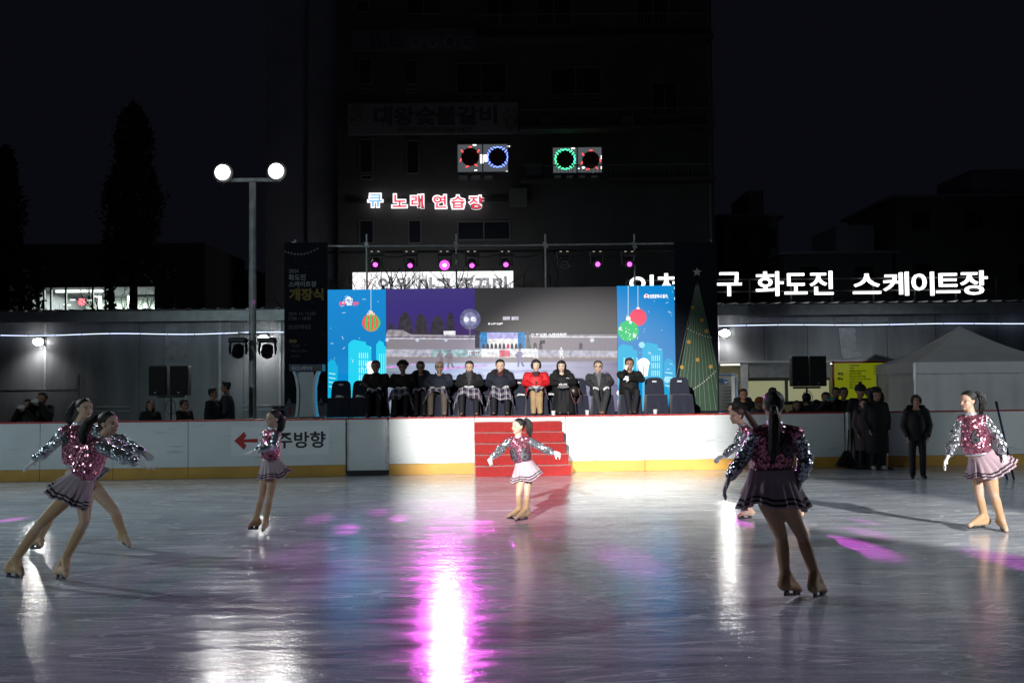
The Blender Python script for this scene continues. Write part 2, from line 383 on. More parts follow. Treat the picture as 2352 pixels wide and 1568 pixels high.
# ---------------------------------------------------------------- red carpet steps
st = empty('carpet_steps', bl(1196, .4), 'five red carpeted steps leading up to the barrier and stage', 'steps')
M_carpet = mat('carpet_red', (.36, .016, .015), .95, var=.14, scale=14, bump=.5, bscale=160, sheen=.3)
nst = 5; top = 1.0; tr = .13
pl, pr = bl(1089, .02), bl(1303, .02)
for i in range(nst):
    z1 = top*(nst-i)/nst*.985; z0 = top*(nst-i-1)/nst*.985; dep = tr*(i+1)
    a = pl-BD*.0; b = pr-BD*(.0+.028*(nst-1-i)) - BD*.02
    m = MB().use(M_carpet); c = (a+b)/2+BN*(.02+dep/2)+ZU*((z0+z1)/2)
    wv = (b-a).length
    # a slightly sagging carpet face with a rolled nosing
    n = 24; vs = []; fs = []
    prof = [(.02, z1), (dep-.012, z1-.004), (dep+.012, z1-.012), (dep+.012, z1-.03), (dep-.004, z1-.05), (dep-.008, z0+.004)]
    for j in range(n+1):
        q = j/n
        for (d, z) in prof: vs.append(a+BD*(wv*q)+BN*(d+.006*math.sin(q*19+i*2)*(z < z1-.02))+ZU*(z+.004*math.sin(q*9+i)))
    for j in range(n):
        for l in range(len(prof)-1): fs.append((j*6+l, (j+1)*6+l, (j+1)*6+l+1, j*6+l+1))
    m.add(vs, fs)
    m.poly([a+BN*.02+ZU*z0, a+BN*dep+ZU*z0, a+BN*dep+ZU*z1, a+BN*.02+ZU*z1]); m.poly([b+BN*.02+ZU*z0, b+BN*.02+ZU*z1, b+BN*dep+ZU*z1, b+BN*dep+ZU*z0])
    m.build('step', st, smooth='auto')

# ---------------------------------------------------------------- stage with LED wall and banners
YS = 24.0
DZ = .955
stg = empty('stage', (at(1150, 960, 22).x, 22, 0), 'low black stage deck behind the barrier carrying chairs and screen', 'stage')
x0, x1 = at(640, 950, 23.5).x, at(1660, 950, 23.5).x
m = MB().use(mat('deck_black', (.03, .03, .033), .5, var=.3, scale=3)); m.box2((x0, 20.2, DZ-.12), (x1, 24.6, DZ)); m.build('deck', stg)
m = MB().use(mat('skirt_grey', (.10, .10, .11), .9, var=.2)); m.box2((x0+.03, 20.24, 0), (x1-.03, 20.28, DZ-.125)); m.build('skirt', stg)
led = empty('led_screen', at(1150, 957, YS), 'wide lit video wall with blue cartoon side panels behind the seated guests', 'screen')
cab = MB().use(M_dark)
Z0 = DZ+.04
def panel_back(u0, u1, v):
    a, b = at(u0, 800, YS), at(u1, 800, YS); t = at((u0+u1)/2, v, YS).z
    cab.box2((a.x, YS+.004, Z0), (b.x, YS+.16, t)); return a.x, b.x, Z0, t
xa = panel_back(753, 887, 665); xb = panel_back(887.6, 1418, 661); xc = panel_back(1418.6, 1551, 656)
cab.build('cabinet', led)
def EV(n_, c, s=1.0):
    new = 'led_'+n_ not in MATS; m_ = emi('led_'+n_, c, s)
    if new and n_[0] == 'v': noisy_emi(m_, c, 9)
    return m_
SKY_B = EV('blue', '#0a86cc'); CY = EV('cyan', '#25d4f2'); CY2 = EV('cyan2', '#12b4e2'); WH = EV('white', '#ffffff', 1.15)
def side(xx, right):
    m = MB(); Yq = YS
    def q(pts, mt, l): m.use(mt); m.poly([(at(u, v, Yq).x, Yq-.0012*l, max(Z0+.0, at(u, v, Yq).z)) for u, v in pts][::-1])
    # background as a procedural gradient on one sheet
    gm = bpy.data.materials.new('led_gradient'); gm.use_nodes = True; n = gm.node_tree.nodes; k = gm.node_tree.links; p = n['Principled BSDF']; p.inputs['Base Color'].default_value = (.01, .01, .01, 1)
    tc = n.new('ShaderNodeTexCoord'); sp = n.new('ShaderNodeSeparateXYZ'); k.new(tc.outputs['Generated'], sp.inputs[0]); r = n.new('ShaderNodeValToRGB')
    c0, c1, c2 = (lin('#0c95e0'), lin('#0a80c6'), lin('#0a88d2'))
    r.color_ramp.elements[0].color = (*c0, 1); r.color_ramp.elements[1].color = (*c2, 1); e = r.color_ramp.elements.new(.5); e.color = (*c1, 1)
    k.new(sp.outputs[2], r.inputs[0]); k.new(r.outputs[0], p.inputs['Emission Color']); p.inputs['Emission Strength'].default_value = 1
    b = MB().use(gm); b.poly([(xx[0], YS, xx[2]), (xx[1], YS, xx[2]), (xx[1], YS, xx[3]), (xx[0], YS, xx[3])]); b.build('side_panel', led)
    return m, q
def circ(u, v, r, n=20, a0=0, a1=360):
    return [(u+r*math.cos(math.radians(a0+(a1-a0)*i/n)), v+r*math.sin(math.radians(a0+(a1-a0)*i/n))) for i in range(n+(a1-a0 < 359))]
def rpoly(pts, rr=4): return pts
def flakes(q, u0, u1, v0, v1, n, seed):
    rnd = random.Random(seed)
    for i in range(n):
        u, v = rnd.uniform(u0, u1), rnd.uniform(v0, v1); a = rnd.uniform(0, 3.1); l = rnd.choice((1.0, 1.2, 3.4, 4)); w = 1.0
        c, s = math.cos(a), math.sin(a)
        q([(u+l*c-w*s*.6, v+l*s+w*c*.6), (u+l*c+w*s*.6, v+l*s-w*c*.6), (u-l*c+w*s*.6, v-l*s-w*c*.6), (u-l*c-w*s*.6, v-l*s+w*c*.6)], EV('flake', '#cfeeff'), 6)
def town(q, blds):
    for (u0, u1, v, vb, mt, st_) in blds:
        w = u1-u0
        q([(u0, vb), (u0, v+10), (u0+6, v+3), (u0+w*.25, v), (u0+w*.75, v+5), (u0+w*.78, v+12), (u1, v+16), (u1, vb)], mt, 1)
        if st_ == 'grid':
            for j in range(4):
                for i in range(5):
                    uu = u0+w*.46+i*w*.09; vv = v+30+j*17; q([(uu, vv), (uu+w*.035, vv), (uu+w*.035, vv+13), (uu, vv+13)], EV('win', '#b8fbff'), 2)
        elif st_ == 'bars':
            for i in range(4):
                uu = u0+w*.30+i*w*.22; q([(uu, v+30), (uu+w*.05, v+32), (uu+w*.05, v+100), (uu, v+100)], EV('win', '#b8fbff'), 2)
        elif st_ == 'slats':
            for i in range(4): q([(u0+w*.1, v+32+i*10), (u0+w*.75, v+34+i*10), (u0+w*.75, v+36.5+i*10), (u0+w*.1, v+34+i*10)], EV('win', '#b8fbff'), 2)
# left side panel
m, q = side(xa, False)
town(q, [(800, 853, 780, 955, CY, 'grid'), (864, 887, 781, 955, CY, 'bars'), (753, 776, 824, 955, CY2, 'slats')])
q([(836, 862), (886, 862), (886, 955), (836, 955)], CY2, 2)
for u in (849, 853, 857): q([(u, 872), (u+2.4, 872), (u+2.4, 890), (u, 890)], WH, 3)
q(circ(852, 840, 11, 16, 180, 360), WH, 4); q([(842, 841), (862, 841), (859, 868), (846, 868)], WH, 3)
flakes(q, 757, 884, 675, 860, 20, 3)
q([(851.3, 665), (852.7, 665), (852.7, 716), (851.3, 716)], EV('string', '#bfe6f5'), 3)
q(circ(852, 718, 5, 10), EV('pale', '#ffe3d6'), 4); q([(843, 719), (861, 719), (861, 725), (843, 725)], EV('pale', '#ffe3d6'), 5)
q(circ(852.5, 741, 20.5, 28), EV('ball_red', '#f4604f'), 5)
for k_ in range(4):                                              # green stripes, curved across the ball
    pts = []; o_ = -15+k_*10
    for s_ in range(9):
        t_ = -1+s_/4; vv = 741+t_*19.6; half = math.sqrt(max(0, 20.5**2-(vv-741)**2)); uu = 852.5+(o_/20)*half+4*math.cos(t_*1.5); pts.append((min(max(uu, 852.5-half), 852.5+half), vv))
    w_ = [2.4*math.sqrt(max(0, 1-((p[1]-741)/20.5)**2)) for p in pts]
    q([(p[0]-w, p[1]) for p, w in zip(pts, w_)]+[(p[0]+w, p[1]) for p, w in list(zip(pts, w_))[::-1]], EV('ball_green', '#43c86a'), 6)
m.build('drawing', led)
# left logo: white cloud with pink lettering
lg = MB().use(WH)
for (u, v, r) in ((796, 691, 5), (801, 687, 6), (807, 690, 5), (790, 694, 4.5)): lg.poly([(at(a, b, YS).x, YS-.009-.0006*u % .001, at(a, b, YS).z) for a, b in circ(u, v, r, 12)][::-1])
lg.build('logo', led)
text_px('lettering', '똑소리나는', 782, 816, 686, 694, YS-.011, EV('logoblue', '#2f6fc0'), led, .05)
text_px('lettering', '행복도시', 796, 808, 694.5, 702, YS-.011, WH, led, .06)
text_px('lettering', '동구', 779, 794, 693, 702, YS-.011, EV('pink', '#ff5c86'), led, .08)
text_px('lettering', '동구', 810, 824, 693, 702, YS-.011, EV('pink', '#ff5c86'), led, .08)
# right side panel
m, q = side(xc, True)
town(q, [(1419, 1464, 790, 950, CY2, 'bars'), (1475, 1522, 786, 950, CY2, 'grid'), (1525, 1551, 822, 950, EV('cyan3', '#18a8de'), 'slats')])
q(circ(1478, 837, 15, 16, 180, 360), WH, 4); q([(1465, 838), (1491, 838), (1487, 864), (1470, 864)], WH, 3)
q([(1477.4, 841), (1478.6, 841), (1478.6, 864), (1477.4, 864)], EV('dark', '#20303a'), 5); q([(1475, 864), (1482, 864), (1481, 950), (1476, 950)], EV('pole', '#5fc4ee'), 2)
for j in range(4): q([(1506-6-j*4, 905+j*12+14), (1506, 893+j*12), (1506+12+j*4, 905+j*12+16)], WH, 5)
q([(1480, 955), (1488, 925), (1500, 905), (1512, 930), (1518, 955)], WH, 5); q(circ(1422, 902, 6), WH, 5); q([(1419, 955), (1419, 918), (1430, 932), (1436, 955)], WH, 5)
q([(1440, 956), (1551, 956), (1551, 940), (1520, 936), (1490, 944)], WH, 4)
for u in (1484, 1530): q(circ(u-10 if u < 1500 else u+2, 792 if u < 1500 else 872, 7), EV('glow', '#9fe6ff'), 4)
flakes(q, 1421, 1549, 670, 900, 24, 9)
q([(1442, 656), (1443.6, 656), (1443.6, 730), (1442, 730)], EV('string', '#bfe6f5'), 3); q([(1464.4, 656), (1466, 656), (1466, 708), (1464.4, 708)], EV('string', '#bfe6f5'), 3)
q(circ(1465.5, 709, 4, 10), WH, 4); q(circ(1465.5, 729, 19.5, 28), EV('ball_pink', '#f5496a'), 5)
q(circ(1443, 732, 5.5, 10), WH, 6); q(circ(1443, 760, 24, 30), EV('ball_mint', '#25c877'), 7)
rn = random.Random(4)
for i in range(22):
    a, r = rn.uniform(0, 6.3), rn.uniform(3, 21); q(circ(1443+r*math.cos(a), 760+r*math.sin(a), rn.choice((.9, 1.1, 1.4)), 6), WH, 8)
def star(u, v, r, n=5, k_=.45): return [(u+(r if i % 2 == 0 else r*k_)*math.sin(math.pi*i/n), v-(r if i % 2 == 0 else r*k_)*math.cos(math.pi*i/n)) for i in range(2*n)]
q(star(1448, 740, 4.5), WH, 9); q(star(1424, 755, 4.5), WH, 9); q(star(1457, 772, 5, 6), WH, 9)
m.build('drawing', led)
lg = MB().use(WH); lg.poly([(at(a, b, YS).x, YS-.010, at(a, b, YS).z) for a, b in circ(1485, 681, 6, 16)][::-1]); lg.use(EV('ball_pink', '#f5496a')); lg.poly([(at(a, b, YS).x, YS-.011, at(a, b, YS).z) for a, b in circ(1485, 679, 2.6, 12)][::-1])
lg.use(EV('logoblue', '#2f6fc0')); lg.poly([(at(a, b, YS).x, YS-.0115, at(a, b, YS).z) for a, b in circ(1485, 683.4, 4, 12, 0, 180)][::-1]); lg.build('logo', led)
text_px('lettering', '인천광역시 동구', 1492, 1533, 676, 685, YS-.011, WH, led, .05)
# video panel: live picture of the rink
vm = bpy.data.materials.new('led_video'); vm.use_nodes = True; n = vm.node_tree.nodes; k = vm.node_tree.links; p = n['Principled BSDF']; p.inputs['Base Color'].default_value = (.01, .01, .01, 1)
tc = n.new('ShaderNodeTexCoord'); sp = n.new('ShaderNodeSeparateXYZ'); k.new(tc.outputs['Generated'], sp.inputs[0])
def ramp(src, stops, inter='LINEAR'):
    r = n.new('ShaderNodeValToRGB'); r.color_ramp.interpolation = inter; E_ = r.color_ramp.elements
    E_[0].position = stops[0][0]; E_[0].color = (*lin(stops[0][1]), 1); E_[1].position = stops[-1][0]; E_[1].color = (*lin(stops[-1][1]), 1)
    for a, c in stops[1:-1]: e = E_.new(a); e.color = (*lin(c), 1)
    k.new(src, r.inputs[0]); return r.outputs[0]
skyL = ramp(sp.outputs[2], [(.48, '#3a3640'), (.62, '#452e66'), (.8, '#3c2d7c'), (1, '#40347c')])
skyR = ramp(sp.outputs[2], [(.48, '#4e494b'), (.7, '#3e3b3d'), (1, '#343235')])
iceV = ramp(sp.outputs[0], [(0, '#8f9aa8'), (.25, '#b8c8e8'), (.55, '#cfd8fa'), (.8, '#a9a8c2'), (1, '#7c7698')])
nz = n.new('ShaderNodeTexNoise'); nz.inputs['Scale'].default_value = 5; nz.inputs['Detail'].default_value = 8; mp = n.new('ShaderNodeMapping'); mp.inputs['Scale'].default_value = (1, 1, 5); k.new(tc.outputs['Generated'], mp.inputs[0]); k.new(mp.outputs[0], nz.inputs['Vector'])
def step(src, t, op='GREATER_THAN'):
    q_ = n.new('ShaderNodeMath'); q_.operation = op; q_.inputs[1].default_value = t; k.new(src, q_.inputs[0]); return q_.outputs[0]
def mixc(f, a, b, typ='MIX'):
    q_ = n.new('ShaderNodeMix'); q_.data_type = 'RGBA'; q_.blend_type = typ
    if isinstance(f, float): q_.inputs[0].default_value = f
    else: k.new(f, q_.inputs[0])
    k.new(a, q_.inputs[6]); k.new(b, q_.inputs[7]); return q_.outputs[2]
tint = ramp(nz.outputs['Fac'], [(.3, '#8f86c0'), (.5, '#ffffff'), (.66, '#ffffff'), (.75, '#ffb0ea')])
ice2 = mixc(.65, iceV, tint, 'MULTIPLY')
wallV = ramp(sp.outputs[0], [(0, '#8d868e'), (.4, '#9c94a4'), (.6, '#8a8088'), (1, '#7f7888')])
sky_ = mixc(step(sp.outputs[0], .385), skyL, skyR)
low = mixc(step(sp.outputs[2], .40), ice2, wallV)
allc = mixc(step(sp.outputs[2], .60), low, sky_); k.new(allc, p.inputs['Emission Color']); p.inputs['Emission Strength'].default_value = .95
b = MB().use(vm); b.poly([(xb[0], YS, xb[2]), (xb[1], YS, xb[2]), (xb[1], YS, xb[3]), (xb[0], YS, xb[3])]); b.build('video_panel', led)
m = MB(); 
def q(pts, mt, l): m.use(mt); m.poly([(at(u, v, YS).x, YS-.0012*l, max(Z0, at(u, v, YS).z)) for u, v in pts][::-1])
gr = EV('vgrey', '#9c949c'); dk = EV('vdark', '#45404c'); tree_c = EV('vtree', '#3b3640'); wb = EV('vwhite', '#f0f2ff', 1.1)
for (u, v, w) in ((930, 716, 17), (967, 720, 16), (1005, 724, 17), (1034, 716, 10), (898, 742, 10)):
    q([(u-w, 768), (u-w*.8, v+20), (u-w*.4, v+4), (u, v), (u+w*.45, v+5), (u+w*.85, v+22), (u+w, 768)], tree_c, 1)
q([(887, 768), (890, 757), (925, 758), (945, 768)], gr, 2); q([(887, 774), (887, 767), (1076, 770), (1418, 768), (1418, 774)], EV('vroof', '#a7a0a8'), 2)
q([(887, 776), (1092, 777), (1092, 778.6), (887, 778)], wb, 4); q([(1221, 773), (1418, 773.5), (1418, 775), (1221, 775)], wb, 4)
q([(1019, 760), (1046, 760), (1046, 769), (1019, 769)], wb, 3)
for u, r in ((958, 4), (1024, 4), (889, 4), (1360, 5)): q(circ(u, 781, r, 12), EV('vglow', '#dfe4ff'), 5)
q(circ(1080, 733, 24, 28), EV('vhalo', '#6a6890'), 2); q(circ(1080, 733, 16, 24), EV('vhalo2', '#8f93bb'), 3)
for u in (1071, 1087.5): q(circ(u, 733.5, 6, 16), wb, 4)
q([(1078.6, 738), (1080.2, 738), (1080.2, 806), (1078.6, 806)], gr, 4)
q([(887, 802), (887, 820), (1418, 820), (1418, 806), (1220, 803)], EV('vboard', '#b9b7c6'), 2); q([(990, 803), (1105, 803), (1105, 819), (990, 819)], EV('vteal', '#a5c4ca'), 3)
q([(1105, 801), (1235, 801), (1235, 822), (1105, 822)], EV('vbw', '#f4f2ff'), 3); q([(1075, 805), (1104, 805), (1104, 815), (1075, 815)], EV('vsign', '#dfe3ee'), 4)
q([(887, 819), (1418, 821), (1418, 823), (887, 820.5)], EV('vyel', '#a9927a'), 4)
q([(1103, 763), (1206, 763), (1206, 800), (1103, 800)], EV('vscr', '#2f88c8'), 4); q([(1119, 764), (1189, 764), (1189, 798), (1119, 798)], EV('vscr2', '#b9b5f0'), 5)
q([(1119, 778), (1189, 778), (1189, 800), (1119, 800)], EV('vbw2', '#ffffff', 1.05), 6); q([(1091, 760), (1102, 760), (1102, 800), (1091, 800)], EV('vban', '#3a3a4c'), 4); q([(1207, 800), (1212, 756), (1220, 800)], EV('vxm', '#6b7070'), 4)
for i in range(10):
    uu = 1111+i*9.3; q([(uu-3.5, 801), (uu-3, 792), (uu, 787), (uu+3, 792), (uu+3.5, 801)], EV('vred', '#d04060') if i == 6 else dk, 7)
q([(1147, 804), (1171, 804), (1171, 819), (1147, 819)], EV('vcar', '#e87488'), 5)
for (u, v, h, c_) in ((1194, 800, 42, EV('vsk', '#8c88a8')), (1012, 803, 36, EV('vsk2', '#8e8590')), (1033, 803, 42, EV('vsk2', '#8e8590')), (1230, 799, 24, EV('vbw', '#f4f2ff')), (1289, 797, 26, EV('vbw', '#f4f2ff')), (1088, 803, 20, gr)):
    q(circ(u, v+h*.08, h*.07, 8), c_, 8)
    q([(u-h*.08, v+h*.16), (u+h*.08, v+h*.16), (u+h*.2, v+h*.34), (u+h*.12, v+h*.38), (u+h*.1, v+h*.5), (u+h*.17, v+h*.62), (u-h*.17, v+h*.62), (u-h*.1, v+h*.5), (u-h*.24, v+h*.42), (u-h*.26, v+h*.36)], c_, 8)
    q([(u-h*.02, v+h*.62), (u+h*.1, v+h*.62), (u+h*.26, v+h*.98), (u+h*.14, v+h)], c_, 8); q([(u-h*.12, v+h*.62), (u, v+h*.62), (u-h*.04, v+h), (u-h*.14, v+h)], c_, 9)
for (u, v) in ((1163, 731), (1183, 731)): q([(u-8, v-4), (u+8, v-4), (u+8, v+4), (u-8, v+4)], EV('vwn', '#cfc6d8'), 3)
q([(1000, 845), (1120, 838), (1120, 840), (1000, 850)], EV('vpk', '#e79af0'), 3); q([(887, 842), (960, 834), (960, 836), (887, 846)], EV('vpk', '#e79af0'), 3)
for u in (1225, 1238, 1330): q([(u, 802), (u, 790), (u+4, 786), (u+8, 790), (u+8, 802)], EV('vcrowd', '#5a545c'), 5)
q([(1240, 781), (1252, 781), (1252, 789), (1240, 789)], dk, 5)
m.build('video_picture', led)
text_px('lettering', '큐 노래 연습장', 1121, 1156, 741, 746, YS-.009, wb, led, .06)
text_px('lettering', '구 화도진 스케이트장', 1219, 1302, 765, 773, YS-.009, wb, led, .05)
text_px('lettering', '←활주방향', 1077, 1102, 807, 813, YS-.009, EV('vtx', '#5a5060'), led, .03)

# printed banners
ban = empty('event_banner', at(702, 950, YS), 'tall dark blue banner announcing the rink opening left of the screen', 'banner')
m = MB().use(mat('banner_navy', (.004, .0055, .014), .7, var=.2, scale=2, spec=.15)); rect(m, 653, 557, 752.4, 959, YS, .05); m.build('sheet', ban)
T = YS-.004
pale = mat('print_pale', (.30, .30, .34), .7, var=.05); gold = mat('print_gold', (.22, .16, .02), .7, var=.05); dim = mat('print_dim', (.13, .13, .16), .7, var=.05)
for (s_, a, b, c, d, mt, bo) in (('2024', 663, 686, 618, 627, dim, .05), ('화도진', 663, 702, 630, 644, pale, .02), ('스케이트장', 663, 727, 646, 659, pale, .02), ('개장식', 664, 743, 662, 690, gold, .035),
                                 ('2024. 12. 13.(금)', 663, 725, 716, 725, dim, .01), ('17:00 ~ 18:00', 663, 714, 727, 735, dim, .01), ('동인천역북광장', 663, 714, 746, 756, dim, .01), ('식순', 667, 679, 781, 786, M_dark, .02), ('식전공연', 669, 688, 791, 797, dim, .0), ('개회식 및 개장식', 669, 706, 803, 809, dim, .0), ('축하공연', 669, 688, 815, 821, dim, .0)):
    if s_ == '식순':
        m = MB().use(gold); m.poly([(at(u, v, T).x, T, at(u, v, T).z) for u, v in [(664, 783.5), (666, 780), (680, 780), (682, 783.5), (680, 787), (666, 787)]][::-1]); m.build('badge', ban)
        text_px('lettering', s_, a, b, c, d, T-.003, mt, ban, bo)
    else: text_px('lettering', s_, a, b, c, d, T, mt, ban, bo)
m = MB().use(dim)
for i in range(11): m.poly([(p.x, T-.001*(i % 3), p.z) for p in [at(a, b, T) for a, b in circ(655+i*7.4, 578+10*math.sin(i/10*3)-i*.8, 2.6, 8)]][::-1])
rn = random.Random(8)
for i in range(22): m.poly([(p.x, T-.001, p.z) for p in [at(a, b, T) for a, b in circ(rn.uniform(657, 748), rn.uniform(590, 900), rn.uniform(.5, 1.2), 6)]][::-1])
m.use(mat('print_snow', (.10, .10, .13), .7, var=.1)); m.poly([(p.x, T, p.z) for p in [at(a, b, T) for a, b in [(653.6, 930), (680, 926), (710, 931), (751.6, 925), (751.6, 958.5), (653.6, 958.5)]]][::-1])
for u in (664, 737, 727): m.poly([(p.x, T, p.z) for p in [at(a, b, T) for a, b in [(u-7, 930), (u, 912), (u+7, 930)]]][::-1])
m.use(mat('print_red', (.20, .02, .03), .7, var=.1))
for u in (666, 733): m.poly([(p.x, T-.002, p.z) for p in [at(a, b, T) for a, b in [(u-4, 950), (u-3, 938), (u, 932), (u+3, 938), (u+4, 950)]]][::-1])
m.build('print', ban)
tb = empty('tree_banner', at(1600, 950, YS), 'tall navy banner printed with a green christmas tree right of the screen', 'banner')
m = MB().use(mat('banner_navy2', (.006, .010, .018), .7, var=.2, scale=2, spec=.15)); rect(m, 1551.6, 556, 1649, 952, YS, .05); m.build('sheet', tb)
def q(pts, mt, l): m.use(mt); m.poly([(p.x, YS-.003-.001*l, max(p.z, Z0)) for p in [at(a, b, YS) for a, b in pts]][::-1])
m = MB(); gt = mat('print_green', (.010, .055, .022), .6, var=.25, scale=2); ln = mat('print_line', (.15, .18, .14), .6, var=.05); og = mat('print_orange', (.45, .24, .02), .6, var=.1)
q([(1601, 640), (1557, 880), (1552, 950), (1648.5, 950), (1648.5, 860), (1645, 830)], gt, 0)
for i in range(12):
    ub = 1535+i*12.2; vb_ = 951
    t_ = 1.0
    if ub < 1553: t_ = (1601-1553)/(1601-ub)
    if ub > 1647: t_ = (1647-1601)/(ub-1601)
    ue, ve = 1601+(ub-1601)*t_, 640+(vb_-640)*t_
    q([(1600.6, 640), (ue-.5, ve), (ue+.5, ve), (1601.4, 640)], ln, 1)
q(star(1601, 625, 11), mat('print_star', (.5, .48, .42), .6, var=.05), 2)
for (u, v) in ((1591, 706), (1612, 735), (1623, 760), (1582, 785), (1602, 826), (1632, 842), (1566, 843)): q(circ(u, v, 4.6, 12), og, 2)
for i in range(9): q(circ(1580+i*6.6, 752+15*math.sin(i/8*1.5)+i*.6+3, 1.7, 8), mat('print_pearl', (.35, .33, .27), .6), 3)
for i in range(12): q(circ(1588+i*5, 896-i*3.9-5*math.sin(i/11*3.1)*-.6, 1.9, 8), mat('print_pearl', (.35, .33, .27), .6), 3)
m.build('print', tb)

# podium
pd = empty('podium', at(703, 957, 22.6), 'tall white flared lectern with a dark blue name plate on stage left', 'podium')
Yp = 22.6; P0 = at(703, 957, Yp)
for s_ in (-1, 1):
    m = MB().use(mat('podium_white', (.78, .80, .82), .3, var=.05))
    sec = [(0, .27), (.1, .235), (.35, .205), (.7, .205), (.95, .25), (1.07, .30)]
    for i in range(len(sec)-1):
        (a, w0), (b, w1) = sec[i], sec[i+1]
        for y0, y1 in ((-.02, .02),):
            vs = []
            for (z, w) in ((a, w0), (b, w1)):
                for (dx, dy) in ((0, -.05), (.055, -.05), (.055, .25), (0, .25)): vs.append((P0.x+s_*(w-dx), Yp+dy, DZ+z))
            m.add(vs, [(0, 1, 5, 4), (1, 2, 6, 5), (2, 3, 7, 6), (3, 0, 4, 7)])
    m.build('side_wing', pd)
m = MB().use(mat('podium_panel', (.55, .58, .62), .35, var=.1)); m.box2((P0.x-.165, Yp+.0, DZ+.02), (P0.x+.165, Yp+.03, DZ+1.05)); m.build('front_panel', pd)
m = MB().use(mat('podium_base', (.05, .05, .06), .4)); m.box2((P0.x-.42, Yp-.12, DZ), (P0.x+.42, Yp+.35, DZ+.035)); m.build('base', pd, bevel=.01)
m = MB().use(mat('plate_blue', (.030, .036, .10), .4, var=.05)); a, b = at(665, 837, Yp), at(741, 852, Yp); m.box2((a.x, Yp-.06, b.z), (b.x, Yp+.35, a.z)); m.build('name_plate', pd, bevel=.01)
text_px('lettering', '화도진 스케이트장', 670, 718, 841, 850, Yp-.066, mat('plate_white', (.55, .55, .6), .6), pd, .02)
text_px('lettering', '개장식', 721, 738, 841, 850, Yp-.066, gold, pd, .02)

# ---------------------------------------------------------------- scaffold with lights above the stage
YT = 24.45
sc = empty('lighting_scaffold', at(1150, 957, YT), 'thin steel tube frame standing above the video wall', 'scaffold')
for u in (843, 1049, 1254, 1459, 679, 1636):
    b = at(u, 700, YT); t = at(u, 538 if 800 < u < 1500 else 551, YT); m = MB().use(M_steel); m.tube([(b.x, YT, 0), (b.x, YT, t.z)], .024, 10)
    c = at(u, 563, YT); m.box((b.x, YT-.01, c.z), (.09, .08, .10)); m.cap((b.x-.05, YT-.03, c.z+.06), (b.x+.05, YT-.03, c.z-.06), .02, n=6); m.build('upright', sc, smooth='auto')
a, b = at(753, 566, YT-.05), at(1551, 559, YT-.05); m = MB().use(M_steel); m.tube([(a.x, YT-.05, a.z), ((a.x+b.x)/2, YT-.05, (a.z+b.z)/2-.015), (b.x, YT-.05, b.z)], .024, 10); m.build('top_tube', sc, smooth='auto')
a, b = at(700, 580, YT+.5), at(1600, 574, YT+.5); m = MB().use(M_dark); m.tube([(a.x, YT+.5, a.z), (b.x, YT+.5, b.z)], .03, 10); m.build('rear_tube', sc, smooth='auto')
m = MB().use(M_dark)
for (u0, u1) in ((1060, 1150), (1160, 1240), (1270, 1345), (1352, 1440), (860, 950)):
    pts = [at(u0+(u1-u0)*i/8, 582+9*math.sin(math.pi*i/8), YT+.45) for i in range(9)]; m.tube(pts, .012, 5)
m.build('cable', sc)
MAG = emi('magenta_lens', (1.0, .06, .9), 5); MAGB = emi('magenta_beam', (1.0, .10, .95), 50)
def stage_light(u, v, lit, label, aim=None, pw=0, deg=4):
    p = at(u, v, 23.9); t = empty('stage_light', p, label, 'stage light', 'moving head lights hung above the stage')
    aim = V(aim) if aim else V((p.x*.5, 8, 0)); d = (aim-p).normalized(); X = d.cross(ZU).normalized(); Yv = X.cross(d)
    zt = at(u, 580, 23.9).z; dx = random.uniform(-.1, .1)
    m = MB().use(M_dark); m.box((p.x, p.y+.15, zt), (.36, .22, .11)); m.build('base', t, bevel=.015)
    m = MB().use(emi('status_led', (.9, .8, .6), .5)); 
    for q_ in (-.09, .07): m.box((p.x+q_, p.y+.035, zt+.03), (.05, .008, .018))
    m.build('display', t)
    m = MB().use(M_dark)
    for s_ in (-1, 1): m.box((p.x+s_*.15, p.y+.15, (zt+p.z)/2), (.035, .10, zt-p.z))
    m.build('yoke', t, bevel=.01)
    m = MB().use(M_dark); c = p-d*.14
    m.loft([(c-d*.16, X, Yv, .06, .06), (c-d*.12, X, Yv, .11, .11), (c+d*.08, X, Yv, .125, .125), (c+d*.135, X, Yv, .115, .115)], 18); m.build('head', t, smooth='auto')
    m = MB().use({0: mat('lens_glass', (.04, .04, .05), .08, var=0), 1: MAG, 2: MAGB}[lit])
    r = .05 if lit == 2 else .055
    if lit == 2: m.use(emi('magenta_rim', (1.0, .06, .85), 3.2)); m.ell(p-d*.004, (.118, .118, .018), (X, Yv, d), 24, 8); m.use(MAGB)
    m.ell(p+d*.002, (r, r, .02), (X, Yv, d), 20, 8); m.build('lens', t, smooth=True)
    if pw:
        s_ = spot('stage_beam', (0, 0, 0), (0, 0, -1), pw, deg, .9, (1, .10, .92), .15 if lit == 2 else .06); s_.parent = t; s_.location = d*.05
        s_.rotation_euler = d.to_track_quat('-Z', 'Y').to_euler()
spots = [(862, 608, 1, 'magenta lit moving head at the left end above the screen', ground(730, 1192), 5000, 2.2),
         (942, 610, 1, 'magenta moving head second from the left above the white shop sign', ground(868, 1176), 5000, 1.9),
         (1021, 609, 2, 'brightest magenta moving head glaring straight at the rink', ground(1034, 1570), 560, 14),
         (1084, 610, 1, 'magenta moving head just right of the glaring one', ground(1105, 1207), 3500, 2.4),
         (1162, 608, 1, 'magenta moving head above the right end of the white shop sign', ground(1440, 1282), 11000, 2.8),
         (1297, 608, 0, 'unlit moving head with grey glint right of the third upright', None, 0, 3),
         (1373, 607, 1, 'magenta moving head above the right half of the screen', ground(1960, 1254), 30000, 2.6),
         (1446, 607, 1, 'magenta moving head at the right end beside the last upright', ground(1700, 1197), 26000, 2.0)]
